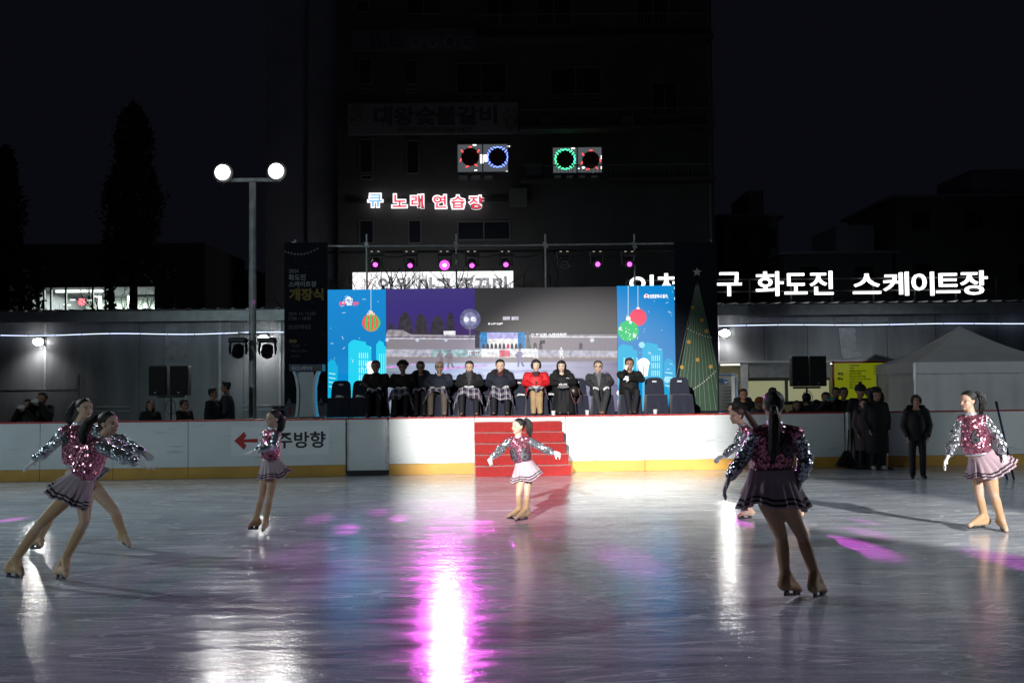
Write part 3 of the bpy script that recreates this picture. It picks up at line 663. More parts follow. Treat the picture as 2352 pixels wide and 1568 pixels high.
for s_ in spots: stage_light(s_[0], s_[1], s_[2], s_[3], s_[4], s_[5], s_[6])
heads = [o for o in COL.objects if o.name.startswith('stage_light')]
for i, (u, v, pw, dg, c) in enumerate(((792, 1213, 4500, 1.8, 0), (915, 1188, 4500, 1.6, 0), (700, 1272, 4000, 2.8, 0), (770, 1318, 3600, 3.6, 0), (1222, 1243, 3500, 2.2, 0), (1990, 1222, 13000, 1.8, 0), (1985, 1197, 10000, 1.4, 0), (2330, 1288, 22000, 2.4, 0), (20, 1194, 20000, 1.4, 0), (640, 1272, 1500, 2.0, 0), (800, 1362, 3500, 3.2, 1), (1490, 1345, 3500, 4.2, 1), (1020, 1400, 2200, 30, 0))):
    h_ = heads[2] if u == 1020 else heads[i % len(heads)]; s_ = spot('stage_beam', (0, 0, 0), (0, 0, -1), pw, dg, 1.0, (.10, .62, 1) if c else (1, .10, .92), .05); s_.parent = h_
    s_.data.shadow_soft_size = .22 if u == 1020 else .05
    d = (ground(u, v)-h_.location).normalized(); s_.location = d*.06; s_.rotation_euler = d.to_track_quat('-Z', 'Y').to_euler()

tg = at(586, 692, 25.5); s_ = spot('stage_beam', (0, 0, 0), (0, 0, -1), 150, 2.0, .9, (1, .08, .85), .03); s_.parent = heads[0]; d = (tg-heads[0].location).normalized(); s_.location = d*.32; s_.rotation_euler = d.to_track_quat('-Z', 'Y').to_euler()
# ---------------------------------------------------------------- long panel-clad shed behind the rink
YW = 28.5
def wall_mat():
    m = mat('sandwich_panel', (.23, .24, .26), .42, .25, var=.5, scale=1.3, bump=.4, bscale=1.1, stretch=(1, 1, .22))
    n = m.node_tree.nodes; k = m.node_tree.links; p = n['Principled BSDF']
    tc = n.new('ShaderNodeTexCoord'); sp = n.new('ShaderNodeSeparateXYZ'); k.new(tc.outputs['Object'], sp.inputs[0])
    w = n.new('ShaderNodeMath'); w.operation = 'PINGPONG'; w.inputs[1].default_value = .1; k.new(sp.outputs[0], w.inputs[0])
    c = n.new('ShaderNodeMath'); c.operation = 'LESS_THAN'; c.inputs[1].default_value = .012; k.new(w.outputs[0], c.inputs[0])
    b = n.new('ShaderNodeBump'); b.inputs['Strength'].default_value = .35; b.inputs['Distance'].default_value = .006; b.invert = True
    old = p.inputs['Normal'].links[0].from_socket; k.new(old, b.inputs['Normal']); k.new(c.outputs[0], b.inputs['Height']); k.new(b.outputs[0], p.inputs['Normal'])
    return m
M_wall = wall_mat(); M_roof = mat('roof_sheet', (.22, .23, .24), .5, .4, var=.25, scale=3)
M_flash = mat('flashing', (.42, .43, .45), .4, .3, var=.2, scale=4)
def zz(u, v, Y): return at(u, v, Y).z
shed = empty('panel_shed', (0, YW, 0), 'long low grey panel-clad shed with corrugated roof edge behind the rink', 'building')
ZT = zz(300, 716, YW)
xl_, xr_ = at(-700, 800, YW).x, at(3200, 800, YW).x
xo0, xo1 = at(1652, 800, YW).x, at(2420, 800, YW).x            # bay with counters
ZO = zz(1900, 829, YW)
m = MB().use(M_wall); m.box2((xl_, YW, 0), (xo0, YW+.12, ZT)); m.box2((xo0, YW, ZO), (xo1, YW+.12, ZT)); m.box2((xo1, YW, 0), (xr_, YW+.12, ZT)); m.build('wall', shed)
m = MB().use(M_flash); m.box2((xl_, YW-.30, ZT-.30), (xr_, YW-.27, ZT+.0)); m.build('fascia', shed)
m = MB().use(M_roof); n = int((xr_-xl_)/.04); vs = []; fs = []
for i in range(n+1):
    x = xl_+i*.04; ph = (x % .42)/.42; h = .05*max(0, math.sin(math.pi*min(1, ph/.4))) if ph < .4 else 0
    vs += [V((x, YW-.36, ZT+.02+h)), V((x, YW+7, ZT+.35+h)), V((x, YW-.36, ZT-.0+h))]
for i in range(n): fs += [(i*3, i*3+3, i*3+4, i*3+1), (i*3+2, i*3+5, i*3+3, i*3)]
m.add(vs, fs); m.build('corrugated_roof', shed)
# seams, battens and repair patches of the cladding
m = MB().use(M_flash)
for u in (104, 505, 643, 1650): x = at(u, 800, YW).x; m.box2((x-.03, YW-.014, 0), (x+.03, YW-.002, ZT-.05))
x = at(190, 800, YW).x; m.box2((x-.035, YW-.3, 1.0), (x+.035, YW-.24, zz(190, 862, YW)))
z = zz(50, 898, YW); m.box2((at(0, 900, YW).x-2, YW-.3, z-.02), (x, YW-.25, z+.03))
for (u0, u1, v) in ((222, 300, 1012), (560, 655, 1013)):
    z = zz(u0, v*1/1.0-0, YW) if False else 1.12
    m.box2((at(u0, 900, YW).x, YW-.05, z), (at(u1, 900, YW).x, YW-.003, z+.03)); m.box2((at(u0, 900, YW).x, YW-.05, z-.12), (at(u1, 900, YW).x, YW-.003, z-.09))
m.build('batten', shed)
m = MB().use(mat('joint_dark', (.03, .03, .03), .8))
for u in (320, 420, 560, 1755, 1855, 1937, 2038, 2150, 2290): x = at(u, 800, YW).x; m.box2((x-.006, YW-.004, ZO if u > 1650 else .2), (x+.006, YW-.001, ZT-.32))
m.build('panel_joint', shed)
m = MB().use(mat('patch_pale', (.72, .73, .74), .6, var=.15, scale=7)); rn = random.Random(5)
a = at(1930, 753, YW); 
ppts = [(1926, 753), (1963, 752), (1966, 760), (1964, 768), (1967, 778), (1965, 790), (1967, 800), (1963, 806), (1980, 812), (1978, 818), (1938, 824), (1932, 812), (1930, 790)]
m.poly([(at(u, v, YW).x, YW-.005, at(u, v, YW).z) for u, v in ppts][::-1])
m.use(mat('patch_mid', (.38, .39, .40), .5, .2, var=.3, scale=5, bump=.3, bscale=3)); x0_, x1_ = at(380, 800, YW).x, at(430, 800, YW).x; m.box2((x0_, YW-.010, .6), (x1_, YW-.003, ZT-.34)); 
rect(m, 462, 740, 530, 765, YW-.006); rect(m, 1700, 728, 2040, 740, YW-.008); m.build('patch', shed)
# counter bay: cream lit interior, posts, lintel, shutter box
CREAM = mat('cream_wall', (.62, .60, .48), .8, var=.08)
m = MB().use(CREAM); m.box2((xo0, YW+1.6, 0), (xo1, YW+1.7, ZO+.3)); m.box2((xo0, YW+.12, ZO-.02), (xo1, YW+1.6, ZO+.04)); m.box2((xo0-.02, YW+.12, 0), (xo0+.03, YW+1.6, ZO)); m.build('kiosk_interior', shed)
m = MB().use(M_flash); m.box2((xo0, YW-.06, ZO-.03), (xo1, YW-.002, ZO+.02))
for u, w in ((1708, .20), (2060, .14)): x = at(u, 800, YW).x; m.box2((x-w/2, YW-.05, 0), (x+w/2, YW+.08, ZO-.03))
m.build('frame', shed)
m = MB().use(mat('shutter_grey', (.26, .27, .28), .5, .3, var=.2)); x0_, x1_ = at(1719, 800, YW).x, at(1905, 800, YW).x; m.box2((x0_, YW-.04, zz(1800, 866, YW)), (x1_, YW+.06, ZO-.035)); m.build('shutter_box', shed)
m = MB().use(M_dark); m.box2((x0_, YW-.03, zz(1800, 874, YW)), (x1_, YW+.05, zz(1800, 867, YW)))
x = at(1805, 800, YW).x; m.box2((x-.04, YW-.0, 1.1), (x+.04, YW+.06, zz(1800, 873, YW))); m.box2((x0_, YW, 1.0), (x1_, YW+.07, 1.1)); m.build('window_frame', shed)
m = MB().use(emi('kiosk_glow', '#a9ab84', .62)); m.poly([(x0_, YW+.12, 1.1), (x1_, YW+.12, 1.1), (x1_, YW+.12, zz(1800, 874, YW)), (x0_, YW+.12, zz(1800, 874, YW))]); m.build('lit_window', shed)
m = MB().use(emi('kiosk_tube', (1, .96, .85), 3)); x_ = at(1680, 800, YW).x; m.box2((x_-.1, YW+1.0, ZO-.08), (x_+.5, YW+1.05, ZO-.05)); x_ = at(1930, 800, YW).x; m.box2((x_-.4, YW+1.0, ZO-.08), (x_+.3, YW+1.05, ZO-.05)); x_ = at(2050, 800, YW).x; m.box2((x_-.4, YW+1.0, ZO-.08), (x_+.3, YW+1.05, ZO-.05)); m.build('ceiling_tube', shed)
# price list and yellow menu
pm = empty('price_list', at(1675, 900, YW-.1), 'white price list with blue frame and a column of prices at the kiosk door', 'menu board')
YM = YW-.1
m = MB().use(mat('sheet_cream', (.50, .52, .50), .5, var=.05)); rect(m, 1640, 858, 1694, 947, YM, .02); m.build('sheet', pm)
m = MB().use(mat('frame_blue', (.03, .16, .45), .5)); rect(m, 1640, 859, 1691, 861.5, YM-.004); rect(m, 1688, 866, 1692, 922, YM-.004); rect(m, 1640, 943, 1685, 945.5, YM-.004); m.build('frame', pm)
text_px('lettering', '메뉴', 1652, 1674, 868, 881, YM-.004, MATS['frame_blue'], pm, .04)
for i, s_ in enumerate(('2,000원', '3,000원', '3,000원', '3,500원', '3,500원', '2,500원', '3,500원', '3,000원')):
    text_px('lettering', s_, 1660, 1680, 887+i*7.4, 892+i*7.4, YM-.004, bk, pm, .012)
ym = empty('menu_board', at(1975, 900, YM), 'large yellow menu board with red frame beside the tent', 'menu board')
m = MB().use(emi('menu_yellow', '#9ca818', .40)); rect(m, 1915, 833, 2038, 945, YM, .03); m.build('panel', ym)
m = MB().use(mat('frame_red', (.35, .01, .01), .5))
for (a, b, c, d) in ((1913, 829, 2041, 833.5), (1913, 829, 1917, 948), (2037, 829, 2041, 948), (1913, 944, 2041, 948)): rect(m, a, b, c, d, YM-.012, .04)
m.build('frame', ym)
mr = mat('menu_red', (.22, .03, .01), .6)
text_px('lettering', '매점', 1924, 1937, 855, 862, YM-.006, mr, ym, .05); text_px('lettering', '메뉴', 1924, 1937, 866, 873, YM-.006, mr, ym, .05)
for i, (s_, w_, pr_) in enumerate((('어묵우동', 22, '5,000원'), ('우동', 10, '4,000원'), ('떡볶이/닭꼬치', 38, '4,000원'), ('참치주먹밥', 27, '3,500원'), ('참치김치주먹밥', 38, ''), ('어묵(3꼬치)/컵라면', 49, ''), ('핫바/소시지', 30, ''), ('핫도그', 16, ''), ('음료', 9, ''))):
    text_px('lettering', s_, 1951, 1951+w_, 837+i*6.3, 841.6+i*6.3, YM-.006, mr, ym, .03)
    if pr_: text_px('lettering', pr_, 2006, 2026, 837+i*6.3, 841.6+i*6.3, YM-.006, mr, ym, .03)
# wall lamps
WL = emi('lamp_white', (1, .98, .92), 130)
for (u, v, lab, pw) in ((88, 785, 'glaring white wall lamp at the far left of the shed', 150), (605, 777, 'glaring white wall lamp beside the moving head right of the pole', 130), (1665, 765, 'glaring white wall lamp right of the tree banner', 150)):
    p = at(u, v, YW-.16); t = empty('wall_lamp', p, lab, 'wall lamp', 'lamps on the shed wall')
    m = MB().use(M_dark); m.box((p.x, YW-.05, p.z+.05), (.10, .09, .07)); m.box((p.x, p.y+.045, p.z+.01), (.27, .03, .2)); m.build('housing', t, bevel=.01)
    m = MB().use(WL); d = V((0, -.93, -.37)); m.ell(p+V((0, .0, -.0)), (.145, .02, .095), n=18, mrows=8); m.build('lens', t, smooth=True)
    s_ = spot('wall_lamp_beam', (0, -.05, -.02), (0, -.25, -1.2), pw, 140, .9, (1, .98, .93), .08); s_.parent = t
# LED strip
t = empty('led_strip', at(300, 767, YW-.33), 'blue-white LED strip line running along the left shed wall', 'led strip', 'LED strips along the shed')
LS = emi('led_strip_on', (.62, .72, 1.0), 2.4)
def strip(u0, u1, vf, par):
    uu = u0; i = 0
    while uu < u1-1:
        nx = min(uu+random.uniform(60, 72), u1); m = MB().use(LS)
        pts = [at(uu+1.0+(nx-uu-2)*j/5, vf(uu+(nx-uu)*j/5), YW-.33) for j in range(6)]; m.tube(pts, .011, 6); m.build('strip_segment', par); uu = nx
strip(-60, 653, lambda u: 770-(u/653)*6+1.6*math.sin(u/55.), t)
t2 = empty('led_strip', at(2000, 745, YW-.33), 'blue-white LED strip line along the right shed wall above the kiosk', 'led strip', 'LED strips along the shed')
strip(1650, 2440, lambda u: 748-(u-1650)/702*5.5+.8*math.sin(u/60.), t2)
# rooftop channel letters
rs = empty('rooftop_sign', at(1900, 690, YW+.5), 'large glowing white rink name letters standing on the shed roof', 'sign')
LW = emi('letter_glow', (1, 1, 1), 2.2); YL = YW+.5
for (s_, a, b, c, d) in (('인', 1446, 1503, 632, 689), ('천', 1510, 1568, 628, 689), ('동', 1580, 1636, 626, 685), ('구', 1646, 1703, 626, 680), ('화', 1736, 1799, 624, 680), ('도', 1802, 1853, 628, 676), ('진', 1860, 1913, 623, 677), ('스', 1959, 2022, 629, 675), ('케', 2029, 2086, 625, 679), ('이', 2094, 2144, 625, 679), ('트', 2150, 2203, 628, 673), ('장', 2206, 2267, 622, 677)):
    text_px('letter', s_, a, b, c, d, YL, LW, rs, .010, .08)
m = MB().use(M_dark); z0_, z1_ = ZT+.2, zz(1900, 640, YL)
for u in range(1440, 2300, 95): x = at(u, 700, YL).x; m.box2((x-.02, YL+.1, z0_-.2), (x+.02, YL+.14, z1_))
xa_, xb_ = at(1440, 700, YL).x, at(2280, 700, YL).x
for v in (640, 668): z = zz(1850, v, YL); m.box2((xa_, YL+.09, z-.02), (xb_, YL+.13, z+.02))
m.build('rack', rs)

# ---------------------------------------------------------------- floodlight pole
YP = 25.6
pb = at(580, 960, YP); pt = at(577, 419, YP); t = empty('floodlight_pole', (pb.x, YP, 0), 'tall galvanised steel pole carrying two glaring round floodlights', 'floodlight')
m = MB().use(mat('galvanised', (.62, .64, .65), .5, .1, var=.3, scale=5, bump=.15)); m.tube([(pb.x, YP, 0), (pb.x, YP, pt.z*.55), (pb.x, YP, pt.z)], [.10, .092, .085], 20); m.build('pole', t, smooth='auto')
m = MB().use(MATS['galvanised']); z = zz(577, 414, YP); a, b = at(500, 414, YP), at(645, 414, YP); m.box2((a.x, YP-.06, z-.045), (b.x, YP+.02, z+.045)); m.build('crossarm', t, bevel=.01)
FL = emi('flood_glow', (1, 1, .97), 5)
for u, v in ((511, 396), (634, 393)):
    p = at(u, v, YP-.2); m = MB().use(M_dark); m.loft([(p+V((0, .06, 0)), XR, ZU, .26, .26), (p+V((0, .16, .0)), XR, ZU, .22, .22), (p+V((0, .26, 0)), XR, ZU, .12, .12)], 24); m.box(p+V((0, .12, -.2)), (.06, .05, .2)); h = m.build('lamp_head', t, smooth='auto')
    m = MB().use(FL); m.ell(p, (.20, .05, .20), n=28, mrows=8); m.build('lens', h, smooth=True)
    s_ = spot('flood_beam', (0, 0, 0), (0, 0, -1), 520, 112, .7, (1, .99, .96), .2); s_.parent = h; s_.location = p-wloc(h)+V((0, -.09, 0))
    s_.rotation_euler = (V((-.5, 9, 0))-p).to_track_quat('-Z', 'Y').to_euler()
for (u, lab) in ((547, 'black moving head light hanging left of the floodlight pole'), (614, 'black moving head light hanging right of the floodlight pole')):
    p = at(u, 803, YP-.5); t = empty('moving_head', p, lab, 'stage light', 'moving heads by the pole')
    m = MB().use(M_dark); m.box(p+V((0, 0, .24)), (.44, .30, .12)); m.build('base', t, bevel=.03)
    m = MB().use(M_steel); m.tube([p+V((0, 0, .30)), p+V((0, .02, .42)), (pb.x, YP, p.z+.42)], .02, 6); m.build('bracket', t)
    m = MB().use(M_dark)
    for s_ in (-1, 1):
        m.loft([(p+V((s_*.19, 0, .20)), V((0, 1, 0)), XR, .07, .025), (p+V((s_*.21, 0, .02)), V((0, 1, 0)), XR, .08, .03), (p+V((s_*.20, 0, -.12)), V((0, 1, 0)), XR, .05, .02)], 10)
    m.build('yoke', t, smooth='auto')
    m = MB().use(mat('black_plastic', (.015, .015, .016), .3, var=.1)); d = V((0, -.5, -.86)).normalized(); Yv = XR.cross(d)
    c = p+V((0, 0, -.02)); m.loft([(c-d*.17, XR, Yv, .07, .07), (c-d*.12, XR, Yv, .13, .13), (c+d*.08, XR, Yv, .155, .155), (c+d*.15, XR, Yv, .14, .14), (c+d*.18, XR, Yv, .10, .10)], 20); m.build('head', t, smooth='auto')

# ---------------------------------------------------------------- loudspeakers on stands
def speakers(uc, v0, v1, Y, w, lab, gap):
    for i, s_ in enumerate((-1, 1)):
        c = at(uc+s_*gap, (v0+v1)/2, Y); zt_, zb_ = zz(uc, v0, Y), zz(uc, v1, Y)
        t = empty('loudspeaker', (c.x, Y, zb_), lab[i], 'loudspeaker', 'stacked pair loudspeakers')
        m = MB().use(M_dark); hw = w/2
        m.add([(c.x-hw, Y-.2, zb_), (c.x+hw, Y-.2, zb_), (c.x+hw*.75, Y+.2, zb_), (c.x-hw*.75, Y+.2, zb_), (c.x-hw, Y-.2, zt_), (c.x+hw, Y-.2, zt_), (c.x+hw*.75, Y+.2, zt_), (c.x-hw*.75, Y+.2, zt_)], [(0, 3, 2, 1), (4, 5, 6, 7), (0, 1, 5, 4), (1, 2, 6, 5), (2, 3, 7, 6), (3, 0, 4, 7)])
        m.build('cabinet', t, bevel=.02)
        m = MB().use(mat('grille', (.010, .010, .011), .6, var=.3, scale=80, bump=.5, bscale=200)); m.box((c.x, Y-.207, (zt_+zb_)/2), (w*.9, .012, (zt_-zb_)*.93)); m.build('grille', t, bevel=.004)
        m = MB().use(mat('badge', (.4, .4, .4), .3, .8)); m.box((c.x-.05 if i == 0 else c.x, Y-.216, zb_+.07), (.035, .006, .014)); m.build('badge', t)
    c = at(uc, v1, Y); t = empty('speaker_stand', (c.x, Y, 0), lab[2], 'stand'); zb_ = c.z
    m = MB().use(M_dark); m.box((c.x, Y, zb_-.03), (.62, .06, .045)); m.build('crossbar', t); m = MB().use(M_dark); m.tube([(c.x, Y, .3), (c.x, Y, zb_-.02)], .022, 10); m.build('pole', t)
    m = MB().use(M_dark)
    for k_ in range(3):
        a = 2.1*k_+.5; m.tube([(c.x, Y, .75), (c.x+.5*math.cos(a), Y+.5*math.sin(a), .02)], .014, 6)
    pts = [(c.x+.12*math.sin(q*.7), Y-.04, zb_-.1-.17*(1-math.cos(q*.7))) for q in range(10)]; m.tube(pts, .008, 5); m.build('tripod_legs', t)
speakers(393, 840, 908, 23.0, .42, ('left black loudspeaker of the pair on the left stand', 'right black loudspeaker of the pair on the left stand', 'black tripod stand under the left loudspeaker pair'), 24)
speakers(1853, 818, 887, 23.0, .40, ('left black loudspeaker of the pair in front of the kiosk window', 'right black loudspeaker of the pair in front of the kiosk window', 'black tripod stand under the kiosk loudspeaker pair'), 20)

# ---------------------------------------------------------------- canopy tent
tn = empty('canopy_tent', (10.6, 25, 0), 'white pitched canopy tent with side walls on the right behind the barrier', 'tent')
YC, YA = 22.6, 27.6
C_ = at(2099, 832, YC); A_ = at(2014, 838, YA); ze = C_.z; pk = at(2203, 748, 25.1)
c1 = V((C_.x, YC, ze)); c0 = V((A_.x, YA, ze)); dx_ = (pk.x-(c0.x+c1.x)/2)*2; c2 = V((C_.x+dx_, YC, ze)); c3 = V((A_.x+dx_, YA, ze))
M_tent = mat('tent_white', (.62, .64, .67), .75, var=.08, scale=2, bump=.5, bscale=3, sheen=.1)
m = MB().use(M_tent); 
def roofside(a, b):
    n = 14; vs = []; fs = []
    for i in range(n+1):
        t_ = i/n
        for j in range(n+1):
            s_ = j/n; e = a.lerp(b, s_); p_ = e.lerp(pk, t_); sag = -.10*math.sin(math.pi*t_)-.05*math.sin(math.pi*s_)*(1-t_); vs.append(p_+V((0, 0, sag)))
    for i in range(n):
        for j in range(n): fs.append((i*(n+1)+j, i*(n+1)+j+1, (i+1)*(n+1)+j+1, (i+1)*(n+1)+j))
    m.add(vs, fs)
for a, b in ((c0, c1), (c1, c2), (c2, c3), (c3, c0)): roofside(a, b)
m.build('canopy', tn, smooth='auto')
def curtain(a, b, zt_, zb_, amp, name, out):
    m = MB().use(M_tent); n = 60; vs = []; fs = []; d = (b-a); nn = d.normalized().cross(ZU)
    for i in range(n+1):
        t_ = i/n; x = a+d*t_
        for j, z in enumerate((zt_, zt_*.7+zb_*.3, zt_*.35+zb_*.65, zb_)):
            vs.append(V((x.x, x.y, z))+nn*(out+amp*(.4+j*.5)*(math.sin(t_*37)+.6*math.sin(t_*71+1+j*.3))))
    for i in range(n):
        for j in range(3): fs.append((i*4+j, i*4+j+1, i*4+5+j, i*4+4+j))
    m.add(vs, fs); return m.build(name, tn, smooth='auto')
curtain(c0, c1, ze-.03, .05, .012, 'side_wall', -.03); curtain(c1, c2, ze-.03, .05, .02, 'side_wall', -.03)
curtain(c0, c1, ze+.0, ze-.26, .004, 'valance', .02); curtain(c1, c2, ze+.0, ze-.26, .004, 'valance', .02)
for c in (c0, c1, c2, c3): m = MB().use(M_steel); m.box((c.x, c.y, ze/2), (.05, .05, ze-.02)); m.build('leg', tn)

# ---------------------------------------------------------------- dark block of flats behind the stage
YB = 42.0
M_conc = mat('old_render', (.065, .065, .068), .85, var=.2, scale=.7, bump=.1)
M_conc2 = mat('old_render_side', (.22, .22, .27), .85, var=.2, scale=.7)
M_glass = mat('dark_glass', (.02, .022, .03), .08, var=0, spec=.6)
M_frame = mat('window_frame', (.13, .13, .14), .5, var=.1)
fl = empty('apartment_block', at(1200, 900, YB), 'tall dark concrete block with lit disco windows and shop signs behind the stage', 'building')
xL, xM, xR_ = at(600, 500, YB).x, at(776, 500, YB).x, at(1642, 500, YB).x
m = MB().use(M_conc); m.box2((xM, YB, 0), (xR_, YB+12, 21)); m.build('wall', fl)
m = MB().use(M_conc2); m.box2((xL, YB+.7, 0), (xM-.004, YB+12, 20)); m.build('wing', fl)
m = MB().use(M_conc)
for v in (300, 418): z = zz(1400, v, YB); m.box2((at(1195, 500, YB).x, YB-.9, z-.14), (xR_-.1, YB-.004, z)); 
z = zz(1350, 98, YB); m.box2((at(1095, 500, YB).x, YB-.9, z-.14), (xR_-.1, YB-.004, z)); m.build('balcony_slab', fl)
def railing(u0, u1, v0, v1):
    m = MB().use(M_frame); a, b = at(u0, 500, YB).x, at(u1, 500, YB).x; z0_, z1_ = zz(1400, v1, YB), zz(1400, v0, YB)
    m.box2((a, YB-.88, z1_-.04), (b, YB-.84, z1_)); n = int((b-a)/.16)
    for i in range(n+1): x = a+(b-a)*i/n; m.box2((x-.01, YB-.87, z0_), (x+.01, YB-.85, z1_-.04))
    m.build('railing', fl)
railing(1200, 1636, 262, 300); railing(1200, 1636, 388, 418); railing(1098, 1636, 48, 98)
def window(u0, v0, u1, v1, panes=1, lit=None, rail=True):
    a, b = at(u0, 500, YB).x, at(u1, 500, YB).x; z0_, z1_ = zz((u0+u1)/2, v1, YB), zz((u0+u1)/2, v0, YB)
    m = MB().use(M_frame); f = .05
    m.box2((a, YB-.06, z0_), (b, YB-.003, z0_+f)); m.box2((a, YB-.06, z1_-f), (b, YB-.003, z1_)); m.box2((a, YB-.06, z0_+f), (a+f, YB-.003, z1_-f)); m.box2((b-f, YB-.06, z0_+f), (b, YB-.003, z1_-f))
    for i in range(1, panes): x = a+(b-a)*i/panes; m.box2((x-.025, YB-.06, z0_+f), (x+.025, YB-.003, z1_-f))
    w = m.build('window', fl); m = MB().use(lit or M_glass); m.box2((a+f, YB-.03, z0_+f), (b-f, YB-.008, z1_-f)); m.build('pane', w); return w
GL1 = emi('pane_lit', '#6b7276', .55); GL2 = emi('pane_dimlit', '#33383c', .35)
for (a, b, c, d) in ((825, 135, 857, 196), (932, 138, 962, 196), (825, 505, 859, 560), (937, 505, 968, 560), (817, 4, 851, 31)): window(a, b, c, d)
for (a, b, c, d) in ((827, 205, 855, 215), (935, 205, 957, 215), (829, 402, 857, 414)): window(a, b, c, d)
window(826, 320, 858, 398, 1); window(934, 322, 964, 400, 1)
for (a, b, c, d) in ((1050, 145, 1168, 216), (1267, 155, 1385, 219), (935, -20, 1018, 35), (1050, 508, 1172, 552), (1120, -40, 1185, 60), (1235, -40, 1320, 60), (1468, -40, 1545, 60), (1500, 190, 1560, 270)): window(a, b, c, d, 2)
for i in range(4): window(1053+i*30, 219, 1078+i*30, 231); window(1270+i*30, 225, 1294+i*30, 236)
for i in range(3): window(1054+i*29, 402, 1076+i*29, 414, 1, GL2)
for i in range(4): window(1272+i*28, 401, 1292+i*28, 412, 1, GL2)
def disco(u0, v0, u1, v1, spec, hot):
    w = window(u0, v0, u1, v1, 2, GL1)
    for (u, v, r, c, dens) in spec:
        m = MB().use(mat('disco_dark', (.06, .02, .02) if c[0] > c[2] and c[0] > c[1] else (.02, .03, .03), .4, var=.6, scale=5)); m.poly([(p.x, YB-.036, p.z) for p in [at(a, b, YB) for a, b in circ(u, v, r-2, 24)]][::-1]); m.build('dark_disc', w)
        m = MB().use(emi('ring_%d%d%d' % tuple(int(x*9) for x in c), c, 3.0))
        for i in range(20):
            if (i*7) % 20 >= dens: continue
            a = 2*math.pi*i/20; p = at(u+r*math.cos(a), v+r*math.sin(a), YB-.045); m.cap(p-V((-math.sin(a)*.045, 0, -math.cos(a)*-.045))*1, p+V((-math.sin(a)*.045, 0, -math.cos(a)*-.045)), .026, n=6)
        m.build('led_ring', w)
    m = MB().use(emi('hot_white', (1, 1, 1), 2.5)); 
    for (u, v, a, b) in hot: m.poly([(p.x, YB-.05, p.z) for p in [at(q_[0], q_[1], YB) for q_ in ((u-a, v+b), (u+a, v+b), (u+a, v-b), (u-a, v-b))]])
    m.build('inside_lamp', w)
disco(1050, 330, 1170, 398, [(1080, 361, 23, (1, .05, .05), 7), (1143, 361, 23, (.15, .25, 1), 20)], [(1107, 366, 4, 10), (1116, 364, 3, 8), (1090, 334, 4, 1.5), (1168, 337, 3, 1.2), (1093, 392, 3, 1.2), (1165, 395, 3, 1.2)])
disco(1269, 337, 1386, 400, [(1298, 366, 22.5, (.05, .9, .35), 20), (1357, 368, 22, (1, .05, .05), 6)], [(1316, 342, 4, 1.2), (1362, 398, 3, 1.2), (1382, 362, 2, 4), (1382, 386, 2, 3), (1340, 386, 3, 2), (1328, 388, 3, 1)])
m = MB().use(mat('aircon_grey', (.12, .12, .12), .6, var=.1))
for (u, v, w_, h_) in ((1165+60, 390, 34, 28), (1190, 455, 40, 40), (1440, 280, 28, 20), (1255, 285, 30, 24)):
    p = at(u, v, YB-.4); m.box(p, (w_*YB/F2, .4, h_*YB/F2))
m.build('air_conditioner', fl)
m = MB().use(mat('pipe_dark', (.12, .12, .13), .6)); x = at(1632, 500, YB).x; m.tube([(x, YB-.1, 0), (x, YB-.1, 21)], .08, 8); x = at(700, 500, YB).x; m.tube([(x, YB+.6, 0), (x, YB+.6, 20)], .06, 8); m.build('drain_pipe', fl)
# shop signs on the facade
M_sg = mat('sign_dim', (.10, .10, .12), .6, var=.1); M_sgt = mat('sign_text', (.05, .05, .06), .7)
s1 = empty('shop_sign', at(955, 120, YB-.2), 'unlit billiard club sign high on the dark block', 'sign', 'shop signs on the block')
m = MB().use(M_sg); rect(m, 808, 66, 1094, 116, YB-.2, .14); m.build('panel', s1)
text_px('lettering', 'B.B', 850, 924, 76, 110, YB-.215, M_sgt, s1, .03); 
for i, c in enumerate('당구클럽'): 
    m = MB().use(mat('sign_round', (.16, .16, .18), .6)); m.poly([(p.x, YB-.212, p.z) for p in [at(a, b, YB-.212) for a, b in circ(955+i*39, 97, 15, 18)]][::-1]); m.build('roundel', s1); text_px('lettering', c, 946+i*39, 965+i*39, 87, 106, YB-.225, M_sgt, s1, .03)
s2 = empty('shop_sign', at(995, 300, YB-.2), 'long unlit restaurant sign with a phone number under the middle windows', 'sign', 'shop signs on the block')
m = MB().use(mat('sign_dim2', (.17, .165, .17), .6, var=.1)); rect(m, 798, 236, 1190, 308, YB-.2, .14); m.build('panel', s2)
text_px('lettering', '대왕숯불갈비', 858, 1142, 244, 288, YB-.215, M_sgt, s2, .04); text_px('lettering', '예약문의:032-766-1429', 913, 1085, 291, 304, YB-.215, M_sgt, s2, .02)
m = MB().use(mat('sign_pic', (.16, .13, .12), .7, var=.5, scale=5))
for (u, v, a, b) in ((817, 266, 15, 26), (1172, 274, 17, 26)): m.poly([(p.x, YB-.212, p.z) for p in [at(u+a*math.cos(i/18*6.283), v+b*math.sin(i/18*6.283), YB-.212) for i in range(18)]][::-1])
m.build('picture', s2)
s3 = empty('shop_sign', at(980, 465, YB-.2), 'glowing red and blue karaoke letters with white outlines on the block', 'sign', 'shop signs on the block')
m = MB().use(M_dark); rect(m, 795, 455, 1165, 463, YB-.12, .1); m.build('backing_bar', s3)
OUT = emi('letter_outline', (1, .93, .95), 1.3); RD = emi('letter_red', (.95, .05, .11), 1.0); BLU = emi('letter_blue', (.22, .56, .92), 1.0)
